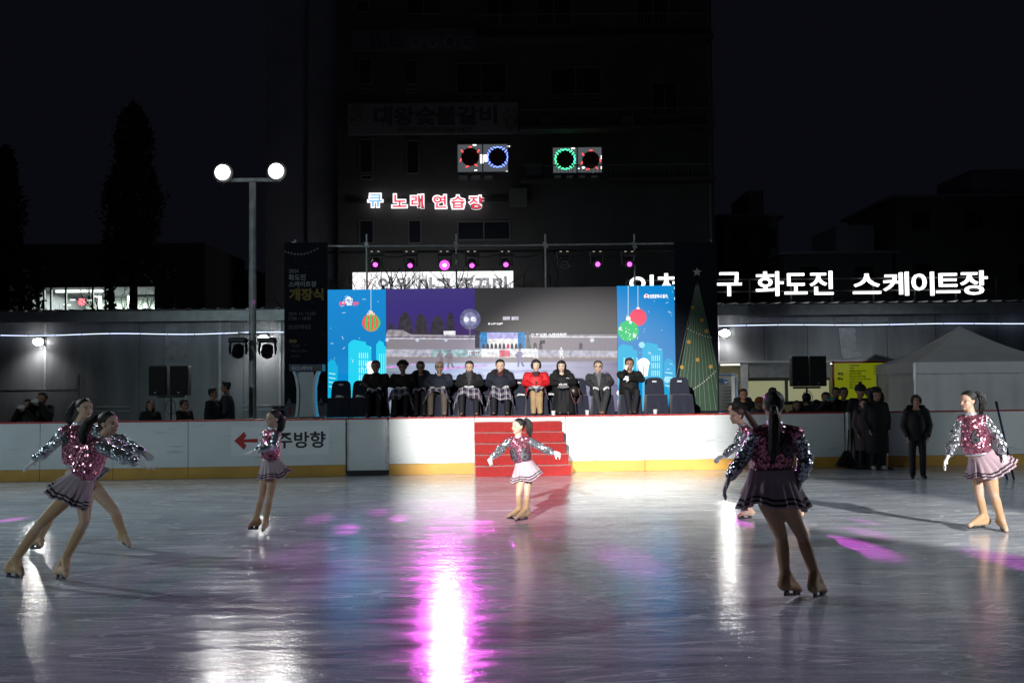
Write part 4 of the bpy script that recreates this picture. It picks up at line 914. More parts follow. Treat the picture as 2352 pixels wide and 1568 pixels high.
for (c, a, b) in (('큐', 844, 881), ('노', 899, 937), ('래', 942, 975), ('연', 993, 1028), ('습', 1034, 1070), ('장', 1075, 1112)):
    sh = (a-844)/268*5
    text_px('letter', c, a, b, 444+sh, 478+sh, YB-.25, OUT, s3, .075, .1); text_px('letter', c, a+3, b-3, 447+sh, 475+sh, YB-.37, BLU if c == '큐' else RD, s3, .012, .03)
s4 = empty('lit_shop_sign', at(995, 650, 39), 'bright white lit shop sign with grey lettering showing above the screen', 'sign')
m = MB().use(emi('sign_backlit', (1, 1, 1), 1.3)); rect(m, 810, 624, 1179, 720, 39, .2); m.build('panel', s4)
text_px('lettering', '일월 아구.주꾸미', 868, 1165, 636, 682, 38.98, emi('sign_letter', '#a5a2aa', .95), s4, .035)
text_px('lettering', '원조', 828, 850, 640, 682, 38.98, emi('sign_pink', '#f3e4e4', 1.0), s4, .03)

# ---------------------------------------------------------------- low building with lit shop room, left
YS2 = 40.0
lb = empty('low_building', at(215, 720, YS2), 'dark low building with a brightly lit shop room behind the left trees', 'building')
M_lb = mat('dark_cladding', (.10, .10, .11), .8, var=.3)
a, b = at(75, 690, YS2).x, at(355, 690, YS2).x; z0_, z1_ = zz(200, 740, YS2), zz(200, 660, YS2)
XA, XB = at(-60, 690, YS2).x, at(470, 690, YS2).x; zt_ = zz(200, 560, YS2)
m = MB().use(M_lb); m.box2((XA, YS2, 0), (a, YS2+6, zt_)); m.box2((b, YS2, 0), (XB, YS2+6, zt_)); m.box2((a, YS2, z1_), (b, YS2+6, zt_)); m.box2((a, YS2, 0), (b, YS2+6, z0_)); m.build('wall', lb)
M_in = mat('shop_interior', (.62, .66, .60), .7, var=.08)
m = MB().use(M_in); m.poly([(a, YS2+5, z0_), (b, YS2+5, z0_), (b, YS2+5, z1_), (a, YS2+5, z1_)])
for u in (160, 232): x = at(u, 690, YS2).x; m.box2((x-.05, YS2+2.9, z0_), (x+.05, YS2+3, z1_))
x = at(140, 690, YS2).x; m.box2((at(150, 690, YS2).x, YS2+3, z0_+.55), (at(330, 690, YS2).x, YS2+3.1, z0_+.6)); m.build('interior', lb)
m = MB().use(emi('shop_tube', (.85, 1, .88), 1.6)); m.box2((at(118, 690, YS2).x, YS2+.35, z1_-.16), (at(226, 690, YS2).x, YS2+.5, z1_-.06))
for i in range(10):
    uu = 122+i*7.5+(30 if i > 6 else 0); m.box((at(uu, 690, YS2+3).x, YS2+2.4+.1*i, z1_-.32-.05*(i % 4)-(.25 if i < 6 else 0)+i*.03), (.18, .1, .05))
m.build('ceiling_lamp', lb)
m = MB().use(mat('poster_red', (.5, .03, .05), .6)); p = at(188, 697, YS2+2.9); m.poly([(q_.x, YS2+2.9, q_.z) for q_ in [at(u, v, YS2+2.9) for u, v in star(188, 693, 10, 8, .75)]][::-1]); m.use(mat('poster_blue', (.05, .25, .7), .6)); m.poly([(q_.x, YS2+2.8, q_.z) for q_ in [at(u, v, YS2+2.8) for u, v in circ(124, 712, 7, 12)]][::-1]); m.build('sticker', lb)
m = MB().use(M_dark)
for u in (101, 117, 151, 213, 243, 300): x = at(u, 690, YS2).x; m.box2((x-.035, YS2-.02, z0_), (x+.035, YS2+.05, z1_))
x = at(128-18, 690, YS2).x;  m.box2((at(300, 690, YS2).x, YS2-.03, zz(300, 681, YS2)), (b, YS2+.04, zz(300, 677, YS2))); m.build('mullion', lb)
l = bpy.data.lights.new('shop_light', 'AREA'); l.energy = 1000; l.size = 4; l.color = (.85, 1, .9); lo = bpy.data.objects.new('shop_light', l); COL.objects.link(lo); lo.location = ((a+b)/2, YS2+2, z1_-.1)
# distant dark houses right
for (u0, u1, v, lab) in ((1660, 1790, 500, 'faint dark house with a stepped roof behind the rooftop sign'), (2060, 2420, 455, 'faint dark apartment house on the far right behind the rooftop sign'), (1800, 2050, 585, 'low dark house behind the middle of the rooftop sign'), (400, 600, 690, 'low dark house roof between the left trees and the pole')):
    Yh = 48+random.uniform(0, 6); t = empty('distant_house', at((u0+u1)/2, 800, Yh), lab, 'house', 'dark houses in the background')
    a, b, zt_ = at(u0, 600, Yh).x, at(u1, 600, Yh).x, zz((u0+u1)/2, v, Yh)
    m = MB().use(M_lb); m.box2((a, Yh, 0), (b, Yh+7, zt_)); m.build('wall', t)
    m = MB().use(M_conc2); m.box2((a-.3, Yh-.3, zt_), (b+.3, Yh+7.3, zt_+.15)); m.box2((a+(b-a)*.55, Yh+1, zt_+.15), (b-.5, Yh+5, zt_+1.6)); m.build('roof', t)
    w = MB().use(M_glass); n_ = max(2, int((b-a)/2.2))
    for i in range(n_):
        for j in range(2): x = a+(b-a)*(i+.3)/n_; w.box2((x, Yh-.03, zt_-1.6-2.6*j), (x+.9, Yh-.003, zt_-.6-2.6*j))
    w.build('window', t)

# ---------------------------------------------------------------- trees
M_leaf = mat('conifer_leaf', (.035, .05, .032), .8, var=.5, scale=2); M_bark = mat('bark', (.05, .04, .035), .9, var=.3)
def conifer(u, v0, Y, w, lab, seed, zc0=2.0, nl=5200):
    rnd = random.Random(seed); base = at(u, 880, Y); top = zz(u, v0, Y); t = empty('conifer_tree', (base.x, Y, 0), lab, 'tree', 'dark trees on the left')
    m = MB().use(M_bark); m.tube([(base.x, Y, 0), (base.x+.05, Y, top*.5), (base.x, Y, top*.95)], [.22, .14, .03], 8)
    for i in range(40):
        z = rnd.uniform(zc0, top*.95); r = w*(1-(z/top)**2.2)*.8; a = rnd.uniform(0, 6.28); m.tube([(base.x, Y, z-.3), (base.x+r*math.cos(a), Y+r*math.sin(a), z+r*.5)], [.03, .008], 4)
    m.build('trunk', t); m = MB().use(M_leaf)
    for i in range(nl):
        z = zc0+(top-zc0)*rnd.random()**.85; r = w*math.sqrt(max(0, 1-((z)/top)**2.6))*(.88+.14*math.sin(z*2.3+seed)); a = rnd.uniform(0, 6.28); q_ = r*math.sqrt(rnd.uniform(.12, 1))*(1+.25*(rnd.random() > .92))
        c = V((base.x+q_*math.cos(a), Y+q_*math.sin(a), z+rnd.uniform(-.1, .2))); d = V((rnd.gauss(0, 1), rnd.gauss(0, 1), rnd.gauss(.8, 1))).normalized(); s_ = rnd.uniform(.09, .22); e = d.cross(V((rnd.random(), rnd.random(), .3))).normalized()
        m.add([c-e*s_*.35, c+d*s_*1.2, c+e*s_*.35, c-d*s_*.5], [(0, 1, 2, 3)])
    m.build('crown', t)
conifer(303, 250, 36, 1.4, 'tall dark columnar conifer left of the floodlight pole', 1, 5.6)
conifer(8, 345, 36, 1.0, 'dark conifer at the left edge of the picture', 2)
conifer(84, 600, 37, .42, 'short dark bushy tree in front of the left end of the lit shop', 5, 2.0, 420)
conifer(252, 560, 35, .26, 'slim dark conifer crossing the right part of the lit shop', 6, 2.0, 350)
def bare(u, Y, v0, lab, seed, spread=1.0, z0=0):
    rnd = random.Random(seed); b_ = at(u, 880, Y); top = zz(u, v0, Y); t = empty('bare_tree', (b_.x, Y, 0), lab, 'tree', 'bare winter trees')
    m = MB().use(mat('bark_black', (.02, .017, .015), .9)); 
    def grow(p, d, L, r, dep):
        q_ = p; pts = [p]; rs = [r]
        for i in range(4):
            d = (d+V((rnd.gauss(0, .13), rnd.gauss(0, .13), rnd.gauss(.03, .06)))).normalized(); q_ = q_+d*(L/4); pts.append(q_); rs.append(r*(1-.14*(i+1)))
        m.tube(pts, rs, 5 if dep < 3 else 4)
        if dep < 5 and q_.z < top:
            for i in range(rnd.choice((2, 3, 3))):
                e = (d+V((rnd.gauss(0, .55), rnd.gauss(0, .35), rnd.gauss(.05, .3)))*spread).normalized(); grow(pts[rnd.choice((2, 3, 4))], e, L*rnd.uniform(.6, .85), r*.58, dep+1)
    grow(V((b_.x, Y, z0)), V((0, 0, 1)), top*.42, .15, 0); m.build('branches', t)
for (u, v0, sd) in ((870, 620, 11), (955, 622, 12), (1035, 618, 13), (1115, 620, 15), (1160, 616, 16)):
    bare(u, 32+sd % 3, v0, {11: 'bare tree in front of the first letter of the white shop sign', 12: 'thin bare tree left of the centre of the white shop sign', 13: 'bare tree beside the second scaffold upright at the white shop sign', 15: 'bare forked tree in front of the last letters of the white shop sign', 16: 'bare tree at the right edge of the white shop sign'}[sd], sd)
bare(172, 38, 655, 'bare shrub-like tree in the middle of the lit shop window', 31); bare(238, 37.5, 650, 'bare tree leaning right across the lit shop window', 32); bare(325, 37, 655, 'bare tree at the right end of the lit shop window', 33)
# ---------------------------------------------------------------- people
M_skin = mat('skin', (.56, .36, .26), .5, var=.06, scale=20); M_lip = mat('lip', (.42, .12, .11), .5, var=.05); M_eye = mat('eye_dark', (.02, .015, .012), .3, var=0)
M_brow = mat('brow', (.08, .055, .045), .8, var=0); M_hair = mat('hair_black', (.009, .007, .006), .5, var=.5, scale=30, bump=.6, bscale=120, stretch=(1, 1, .12))
M_hairb = mat('hair_brown', (.05, .018, .014), .5, var=.5, scale=30, bump=.6, bscale=120, stretch=(1, 1, .12)); M_hairg = mat('hair_grey', (.07, .065, .06), .5, var=.4, scale=30)
M_tights = mat('tights_tan', (.50, .31, .17), .75, var=.08, scale=9, bump=.08, bscale=60, sheen=.2)
M_glove = mat('glove_white', (.78, .80, .80), .85, var=.06, scale=30, bump=.25, bscale=120)
M_skirt = mat('skirt_pink', (.42, .31, .36), .85, var=.07, scale=8, bump=.1, bscale=40); M_band = mat('skirt_band', (.012, .010, .016), .8, var=.1)
M_vest = sequin('sequin_pink', (.60, .22, .31), 66); M_slv = sequin('sequin_silver', (.52, .56, .60), 62)
M_blade = mat('blade_steel', (.55, .56, .58), .2, .95, var=.1); M_sole = mat('sole_dark', (.03, .028, .026), .5)
def basis(d, up=ZU):
    d = d.normalized(); X = d.cross(up)
    if X.length < 1e-3: X = d.cross(V((0, 1, 0)))
    X.normalize(); return X, X.cross(d), d                           # right, up', forward
def head_shapes(mb, c, f, u, H):
    r = f.cross(u).normalized(); ax = (r, f, u)
    mb.ell(c+u*(.12*H)-f*(.05*H), (.375*H, .43*H, .39*H), ax, 18, 12)
    mb.ell(c-u*(.13*H)+f*(.09*H), (.30*H, .30*H, .35*H), ax, 16, 12)
    mb.ell(c-u*(.40*H)+f*(.25*H), (.11*H, .10*H, .09*H), ax, 10, 8)
    mb.cap(c+u*(.03*H)+f*(.385*H), c-u*(.12*H)+f*(.44*H), .03*H, .05*H, 8)
    for s in (-1, 1):
        mb.ell(c+r*(s*.345*H)-u*(.04*H)-f*(.02*H), (.045*H, .09*H, .13*H), ax, 8, 6)
        mb.ell(c+r*(s*.17*H)-u*(.10*H)+f*(.27*H), (.10*H, .10*H, .10*H), ax, 8, 6)
    mb.ell(c-u*(.27*H)+f*(.34*H), (.10*H, .06*H, .05*H), ax, 8, 6)
def face_paint(c, f, u, H, extra=None):
    r = f.cross(u).normalized(); c = V(c)
    def fn(p):
        d = p-c; x, y, z = d.dot(r)/H, d.dot(f)/H, d.dot(u)/H
        if y > .2 and abs(z) < .6:
            if ((abs(x)-.145)/.065)**2+((z+.01)/.026)**2 < 1: return 2
            if ((abs(x)-.15)/.085)**2+((z-.085)/.018)**2 < 1: return 3
            if (x/.105)**2+((z+.275)/.035)**2 < 1: return 1
        return 0
    return fn
def hand_shapes(mb, w, d, palm_n, s=1.0, curl=.25, side=1, fat=1.0):
    """hand from wrist w along d, palm facing palm_n; side=+1/-1 puts the thumb"""
    d = d.normalized(); n = (palm_n-d*palm_n.dot(d)).normalized(); t = d.cross(n)*side
    mb.loft([(w-d*.01*s, t, n, .020*s*fat, .017*s*fat), (w+d*.03*s, t, n, .032*s*fat, .015*s*fat), (w+d*.075*s, t, n, .036*s*fat, .013*s*fat), (w+d*.088*s, t, n, .034*s*fat, .010*s*fat)], 12)
    for i, (o, L) in enumerate(((.027, .062), (.009, .071), (-.009, .066), (-.026, .052))):
        p = w+d*(.084*s)+t*(o*s*fat); dd = (d+t*(o*3.5)).normalized(); a = curl*(1+.12*i)
        for l, r0, r1 in ((L*.5, .0092, .0086), (L*.32, .0086, .008), (L*.26, .008, .0068)):
            dd = (dd*math.cos(a)+n*math.sin(a)).normalized(); q = p+dd*(l*s); mb.cap(p, q, r0*s*fat, r1*s*fat, 8); p = q
    p = w+d*(.028*s)+t*(.026*s*fat); dd = (d*.62+t*.72+n*.25).normalized()
    for l in (.034, .028): q = p+dd*(l*s); mb.cap(p, q, .0108*s*fat, .009*s*fat, 8); p = q; dd = (dd+d*.55+n*curl).normalized()
def person_body(t, J, s, H, skin=None, voxel=.011, hands=True, paint=True, legs=True):
    """one continuous skin mesh: head, neck, trunk, arms, hands, legs, feet"""
    mb = MB().use(skin or M_skin); f, u = J['hf'].normalized(), J['hu'].normalized(); hc = J['head']
    head_shapes(mb, hc, f, u, H); mb.cap(hc-u*(.28*H)-f*(.10*H), J['neck'], .050*s*1.0, .056*s)
    sl, sr = J['shoL'], J['shoR']; X = (sr-sl).normalized(); up = (J['neck']-J['waist']).normalized(); Y = up.cross(X).normalized(); X = Y.cross(up)
    mb.loft([(J['pelvis']-up*.05*s, X, Y, .10*s, .09*s), (J['pelvis'], X, Y, .145*s, .105*s), (J['waist'], X, Y, .115*s, .085*s), (J['waist'].lerp(J['neck'], .5), X, Y, .14*s, .10*s), (J['waist'].lerp(J['neck'], .85), X, Y, .13*s, .08*s), (J['neck'], X, Y, .06*s, .055*s)], 16)
    for k in 'LR':
        mb.cap(J['neck'].lerp(J['sho'+k], .35)-up*.02*s, J['sho'+k], .055*s, .05*s); mb.cap(J['sho'+k], J['elb'+k], .047*s, .037*s); mb.cap(J['elb'+k], J['wri'+k], .038*s, .024*s)
        if hands: hand_shapes(mb, J['wri'+k], J['hd'+k], J['hn'+k], s, J.get('curl', .25), J.get('ts'+k, 1))
        if legs:
            mb.cap(J['pelvis'].lerp(J['hip'+k], .8), J['kne'+k], .080*s, .052*s); mb.cap(J['kne'+k], J['kne'+k].lerp(J['ank'+k], .35), .050*s, .054*s); mb.cap(J['kne'+k].lerp(J['ank'+k], .3), J['ank'+k], .054*s, .033*s)
            mb.cap(J['ank'+k], J['toe'+k], .034*s, .028*s)
    return blob('body', mb, [skin or M_skin, M_lip, M_eye, M_brow], t, voxel*s if s < 1 else voxel, 3, face_paint(hc, f, u, H))
def hair(t, J, H, m, style='short', pts=None, voxel=.009, rr=None):
    c, f, u = J['head'], J['hf'].normalized(), J['hu'].normalized(); r = f.cross(u).normalized(); ax = (r, f, u); mb = MB()
    mb.ell(c+u*(.19*H)-f*(.10*H), (.395*H, .435*H, .375*H), ax, 18, 12)
    if style == 'short':
        mb.ell(c+u*(.05*H)-f*(.20*H), (.36*H, .30*H, .36*H), ax, 14, 10)
        for s in (-1, 1): mb.ell(c+r*(s*.34*H)+u*(.12*H)+f*(.02*H), (.06*H, .16*H, .16*H), ax, 8, 6)
        mb.ell(c+u*(.43*H)+f*(.14*H), (.30*H, .20*H, .11*H), ax, 10, 8)
    elif style == 'bob':
        mb.ell(c+u*(.02*H)-f*(.17*H), (.46*H, .36*H, .46*H), ax, 14, 10)
        for s in (-1, 1): mb.loft([(c+r*(s*.30*H)+u*(.40*H)+f*(.10*H), f, r, .16*H, .07*H), (c+r*(s*.40*H)+u*(.1*H)+f*(.12*H), f, r, .20*H, .08*H), (c+r*(s*.38*H)-u*(.28*H)+f*(.05*H), f, r, .18*H, .07*H)], 10)
        mb.ell(c+u*(.36*H)+f*(.22*H), (.31*H, .16*H, .15*H), ax, 12, 8)
    elif style == 'long':
        mb.loft([(c+u*(.30*H)-f*(.12*H), r, f, .38*H, .34*H), (c-f*(.16*H), r, f, .43*H, .32*H), (c-u*(.5*H)-f*(.12*H), r, f, .44*H, .28*H), (c-u*(.95*H)-f*(.10*H), r, f, .42*H, .22*H), (c-u*(1.25*H)-f*(.06*H), r, f, .34*H, .14*H)], 14)
    elif style == 'bald':
        mb = MB(); mb.ell(c+u*(.02*H)-f*(.22*H), (.37*H, .28*H, .30*H), ax, 14, 10)
        for s in (-1, 1): mb.ell(c+r*(s*.33*H)+u*(.10*H)-f*(.06*H), (.05*H, .18*H, .12*H), ax, 8, 6)
    elif style == 'tail':
        mb.ell(c+u*(.05*H)-f*(.22*H), (.35*H, .28*H, .34*H), ax, 14, 10)
        for s in (-1, 1): mb.ell(c+r*(s*.33*H)+u*(.14*H)-f*(.02*H), (.055*H, .16*H, .13*H), ax, 8, 6)
    o = blob('hair', mb, m, t, voxel, 3)
    if style == 'tail' and pts:
        rnd = random.Random(len(t.name)+int(pts[0].x*100)); rr = rr or [.026, .038, .042, .034, .014]
        mb = MB(); mb.ell(pts[0], .028, n=10); n = len(pts)
        def along(q):
            a = q*(n-1); i = min(int(a), n-2); return pts[i].lerp(pts[i+1], a-i), rr[min(int(a), len(rr)-1)]+(rr[min(int(a)+1, len(rr)-1)]-rr[min(int(a), len(rr)-1)])*(a-int(a))
        P_ = [along(i/11) for i in range(12)]; mb.tube([p for p, _ in P_], [x*.8 for _, x in P_], 12)
        for k in range(34):                                          # loose locks give the tail a broken outline
            off = V((rnd.gauss(0, 1), rnd.gauss(0, 1), rnd.gauss(0, .4))).normalized(); e = rnd.uniform(.85, 1.12)
            pp = []; q = 0
            for i in range(9): p, x = along(i/8*min(1, e)); pp.append(p+off*(x*.85)+V((rnd.gauss(0, .002), rnd.gauss(0, .002), 0))+(V((0, 0, -.03*(e-1))) if i == 8 else V((0, 0, 0))))
            mb.tube(pp, [.010, .012, .012, .011, .010, .009, .007, .005, .002], 5)
        mb.use(m); tl = mb.build('ponytail', t, True); tl.data.materials.clear(); tl.data.materials.append(m)
    return o
from mathutils.bvhtree import BVHTree
def wrap_text(vest, s, org, right, up, w, h, m, off=.004, bold=.04, name='number_patch'):
    me = text_mesh(s, bold); import bmesh
    bm = bmesh.new(); bm.from_mesh(me); bmesh.ops.triangulate(bm, faces=bm.faces[:]); bmesh.ops.subdivide_edges(bm, edges=[e for e in bm.edges if e.calc_length() > .08], cuts=2, use_grid_fill=False); bm.to_mesh(me); bm.free()
    base = wloc(vest.parent)
    bvh = BVHTree.FromPolygons([v.co+base for v in vest.data.vertices], [tuple(p.vertices) for p in vest.data.polygons])
    xs = [v.co.x for v in me.vertices]; ys = [v.co.y for v in me.vertices]; x0, x1, y0, y1 = min(xs), max(xs), min(ys), max(ys); n = right.cross(up).normalized()
    for v in me.vertices:
        p = org+right*((v.co.x-x0)/(x1-x0)*w)+up*((v.co.y-y0)/(y1-y0)*h); hit = bvh.ray_cast(p+n*.3, -n, .6); q = hit[0] if hit[0] else p; v.co = q+n*off
    me.materials.append(m); return link_mesh(name, me, vest)
M_num = mat('number_grey', (.12, .12, .14), .35, .4, var=.3, scale=60); M_numb = mat('number_edge', (.012, .01, .014), .6)
def boot(t, a, toe, heel, s, m, hang=False):
    """boot covered by tights + blade; a ankle, toe/heel = sole points"""
    d = (toe-heel); L = d.length; d = d.normalized(); up = (a-(toe+heel)/2); up = (up-d*up.dot(d)).normalized(); X = d.cross(up)
    mb = MB().use(M_sole); h = .034*s
    bl_ = heel.lerp(toe, .5)-up*(h)
    mb.box(bl_, (L*1.12, .006, .016*s), (d, X, up)); mb.box(heel+d*L*.12-up*h*.45, (.05*s, .018, h*.95), (d, X, up)); mb.box(heel+d*L*.76-up*h*.45, (.06*s, .024, h*.95), (d, X, up))
    mb.use(M_blade); mb.box(bl_-up*.010, (L*1.14, .004, .010), (d, X, up))
    return mb.build('skate_blade', t)
def skater(key, label, px, Y, s, H, J_, hf, hu, tail, skirt, vest_num, feet, skirt_m=None, hm=None, curl=.2, hands=None, boots_toe=None, arms_z=None, nums=(), back=False, extra_skirt=None, tr=None):
    P = lambda q: at(q[0], q[1], Y+(q[2] if len(q) > 2 else 0))
    J = {k: P(v) for k, v in J_.items()}; J['hf'] = V(hf).normalized(); h_ = V(hu).normalized(); J['hu'] = (h_-J['hf']*h_.dot(J['hf'])).normalized()
    base = (J['toeL']+J['toeR'])/2; base.z = 0
    t = empty('person', base, label, 'person', 'young figure skaters in sequin jackets')
    for k in 'LR': J['hd'+k] = (P(hands[k][0])-J['wri'+k]); J['hn'+k] = V(hands[k][1]); J['ts'+k] = hands[k][2]
    J['curl'] = curl
    body = person_body(t, J, s, H, voxel=.008, hands=False)
    # tights reach over the boots
    for k in 'LR':
        mb = MB(); hip, kn, an, to = J['hip'+k], J['kne'+k], J['ank'+k], J['toe'+k]; he = P(feet[k])
        dd = (to-he).normalized()
        mb.cap(J['pelvis'].lerp(hip, .75), hip, .088*s, .084*s); mb.cap(hip, kn, .080*s, .052*s); mb.cap(kn, kn.lerp(an, .35), .049*s, .056*s); mb.cap(kn.lerp(an, .3), an, .056*s, .043*s)
        upv = (an-(to+he)/2).normalized()
        mb.cap(an, he+upv*.055*s, .045*s, .044*s); mb.cap(he+upv*.05*s, to+upv*.035*s-dd*.03*s, .046*s, .036*s); mb.cap(an-upv*.01, to+upv*.04*s-dd*.05*s, .048*s, .036*s)
        mb.ell(he+upv*.022*s+dd*.01, (.040*s, .040*s, .028*s)); mb.ell(an.lerp(he, .55), .049*s)
        blob('tights', mb, tr or M_tights, t, .010, 5); boot(t, an, to, he, s, None)
    # jacket: sequin vest and sleeves
    sl, sr = J['shoL'], J['shoR']; X = (sr-sl).normalized(); up = (J['neck']-J['waist']).normalized(); Yv = up.cross(X).normalized(); X = Yv.cross(up)
    mb = MB(); w = J['waist']; nk = J['neck']; vw = J_.get('vw', 1)
    mb.loft([(w-up*.034*s, X, Yv, .135*s, .108*s), (w, X, Yv, .160*s, .128*s), (w+up*.05*s, X, Yv, .172*s, .138*s), (w.lerp(nk, .5), X, Yv, .174*s, .138*s), (w.lerp(nk, .72), X, Yv, .165*s, .122*s), (w.lerp(nk, .88), X, Yv, .120*s, .092*s), (w.lerp(nk, 1.0), X, Yv, .070*s, .068*s)], 18)
    for k in 'LR': mb.cap(nk.lerp(J['sho'+k], .25)-up*.035*s, J['sho'+k]-up*.006*s, .066*s, .072*s)
    vest = blob('vest', mb, M_vest, t, .009, 3)
    for (txt, o_u, o_v, wd, ht, e) in nums:
        nn = Yv if (Yv.y < 0) else -Yv; rt = up.cross(nn).normalized()
        org = P((o_u, o_v)); wrap_text(vest, txt, org, rt, up, wd*1.12, ht*1.1, M_numb, .004, .10, 'number_patch'); wrap_text(vest, txt, org+rt*wd*.05+up*ht*.04, rt, up, wd, ht, M_num, .007, .02, 'number_patch')
    for k in 'LR':
        mb = MB(); a, b, c = J['sho'+k], J['elb'+k], J['wri'+k]; d1 = (b-a).normalized(); d2 = (c-b).normalized()
        mb.cap(a+d1*.03*s, b, .070*s, .060*s); mb.cap(b, c-d2*.03*s, .062*s, .048*s); rn = random.Random(int(a.x*50))
        for i in range(7): q = i/6; p_ = a.lerp(b, q) if i % 2 else b.lerp(c, q*.9); mb.ell(p_+V((rn.gauss(0, .009), rn.gauss(0, .009), rn.gauss(0, .009))), (.064*s, .062*s, .060*s) if i < 6 else .05*s)
        blob('sleeve', mb, M_slv, t, .009, 2)
        mb = MB().use(M_slv); e1, e2, e3 = basis(d2); mb.loft([(c-d2*.035*s, e1, e2, .036*s, .036*s), (c-d2*.005*s, e1, e2, .034*s, .034*s), (c+d2*.012*s, e1, e2, .029*s, .029*s)], 12); mb.build('cuff', t, True)
        mb = MB(); hand_shapes(mb, c+d2*.008, J['hd'+k], J['hn'+k], s*1.16, curl, J['ts'+k], 1.15); blob('glove', mb, M_glove, t, .0055, 2)
    mb = MB().use(mat('collar_silver', (.6, .62, .66), .35, .5, var=.3, scale=50)); nd = (J['head']-nk).normalized()
    for i in range(2):
        pass
    secs = []
    for z, r0 in ((-.02, .078), (.012, .066), (.032, .066)): secs.append((nk+nd*z*s, X, Yv, r0*s, r0*.92*s))
    mb.loft(secs, 18, caps=False); col = mb.build('collar', t, True); so = col.modifiers.new('solid', 'SOLIDIFY'); so.thickness = .008
    mb = MB().use(MATS['collar_silver']); mb.loft([(w-up*.045*s, X, Yv, .134*s, .108*s), (w-up*.030*s, X, Yv, .144*s, .116*s), (w-up*.016*s, X, Yv, .148*s, .118*s)], 20); mb.build('waistband', t, True)
    # pleated skirt
    c0 = P(skirt[0]); c1 = P(skirt[1]); r0, r1 = skirt[2]*s, skirt[3]*s; ax_ = (c0-c1).normalized(); e1 = (X-ax_*X.dot(ax_)).normalized(); e2 = ax_.cross(e1)
    rn = random.Random(int(base.x*100)); n = 132; rows = 16; vs = []; fs = []; fm = []; np_ = 19; ph = [rn.uniform(-.35, .35) for _ in range(np_+1)]
    for j in range(rows+1):
        q = j/rows
        for i in range(n):
            a = 2*math.pi*i/n; fr = (i/n*np_) % 1; saw = (fr if fr < .8 else (1-fr)*4)-.4
            flare = q**1.15; rad = r0+(r1-r0)*flare; rad *= 1+.24*flare*saw+.08*flare*math.sin(a*3+ph[0]*6)+.05*flare*math.sin(a*7+ph[1]*6)
            c = c0.lerp(c1, q); tilt = skirt[4] if len(skirt) > 4 else (0, 0)
            z = ax_*(flare*(.030*math.sin(a*2+ph[2]*5)+.018*math.sin(a*5+ph[3]*5))*s + flare*(tilt[0]*math.cos(a)+tilt[1]*math.sin(a)))
            vs.append(c+e1*(rad*math.cos(a))+e2*(rad*.86*math.sin(a))+z)
    mb = MB()
    for j in range(rows):
        mb.use(M_band if j in (12, 14) else (skirt_m or M_skirt))
        if j == 0: b0 = mb.add(vs, [])
        for i in range(n): mb.f.append((j*n+i, j*n+(i+1) % n, (j+1)*n+(i+1) % n, (j+1)*n+i)); mb.m.append(mb.cur)
    sk = mb.build('skirt', t, True); so = sk.modifiers.new('solid', 'SOLIDIFY'); so.thickness = .006
    hair(t, J, H, hm or M_hair, 'tail', [P(q) for q in tail])
    return t, J
def zc(ox, oy, k):
    return lambda x, y, d=0: (ox+x/k, oy+y/k, d)
# --- A: front skater of the leaning pair
z = zc(0, 861.3, 3.0355)
skater('A', 'foreground girl of the left pair leaning right with both arms stretched forward', None, 9.0, .90, .205,
    dict(head=z(762, 338), neck=z(712, 440), shoL=z(690, 490, -.13), shoR=z(735, 455, .15), elbL=z(830, 560, -.22), wriL=z(955, 605, -.25), elbR=z(880, 520, .25), wriR=z(968, 520, .32), waist=z(585, 690), pelvis=z(540, 760),
         hipL=z(470, 850, -.05), kneL=z(280, 1040, -.08), ankL=z(115, 1270, -.05), toeL=z(150, 1385, -.12), hipR=z(590, 870, .02), kneR=z(590, 1020, -.1), ankR=z(462, 1265, 0), toeR=z(462, 1392, -.16)),
    (.92, -.32, .02), (-.1, 0, 1), [z(680, 290, .02), z(615, 330, .02), z(580, 400, 0), z(575, 450, -.02), z(590, 490, -.03)],
    (z(585, 700), z(475, 860), .135, .255, (-.03, .0)), None, dict(L=z(50, 1375, .05), R=z(400, 1392, .07)), hands=dict(L=(z(1060, 640, -.28), (0, -.3, -1), 1), R=(z(1020, 556, .3), (0, .3, -1), -1)), curl=.08)
# --- B: rear skater of the leaning pair
skater('B', 'girl with one arm swept low to the left behind the leaning foreground girl', None, 10.75, 1.0, .215,
    dict(head=z(592, 235), neck=z(548, 345), shoL=z(458, 390, 0), shoR=z(640, 385, -.02), elbL=z(355, 500, 0), wriL=z(262, 585, -.03), elbR=z(790, 440, 0), wriR=z(945, 500, 0), waist=z(545, 610), pelvis=z(575, 690),
         hipL=z(500, 770, 0), kneL=z(350, 980, .05), ankL=z(280, 1120, 0), toeL=z(290, 1180, -.10), hipR=z(660, 790, 0), kneR=z(800, 950, -.03), ankR=z(848, 1085, 0), toeR=z(898, 1178, -.04)),
    (.80, -.55, .05), (.05, 0, 1), [z(520, 200, .06), z(492, 240, .08), z(480, 290, .06), z(485, 330, .05), z(500, 350, .04)],
    (z(550, 640), z(600, 760), .14, .26, (.03, 0)), None, dict(L=z(222, 1182, .04), R=z(850, 1150, .08)), hands=dict(L=(z(185, 640, -.04), (0, 0, -1), -1), R=(z(1010, 560, 0), (0, 0, -1), 1)), curl=.12,
    nums=(('6', (452+0)/3.0355, 861.3+490/3.0355, .085, .14, 0),))
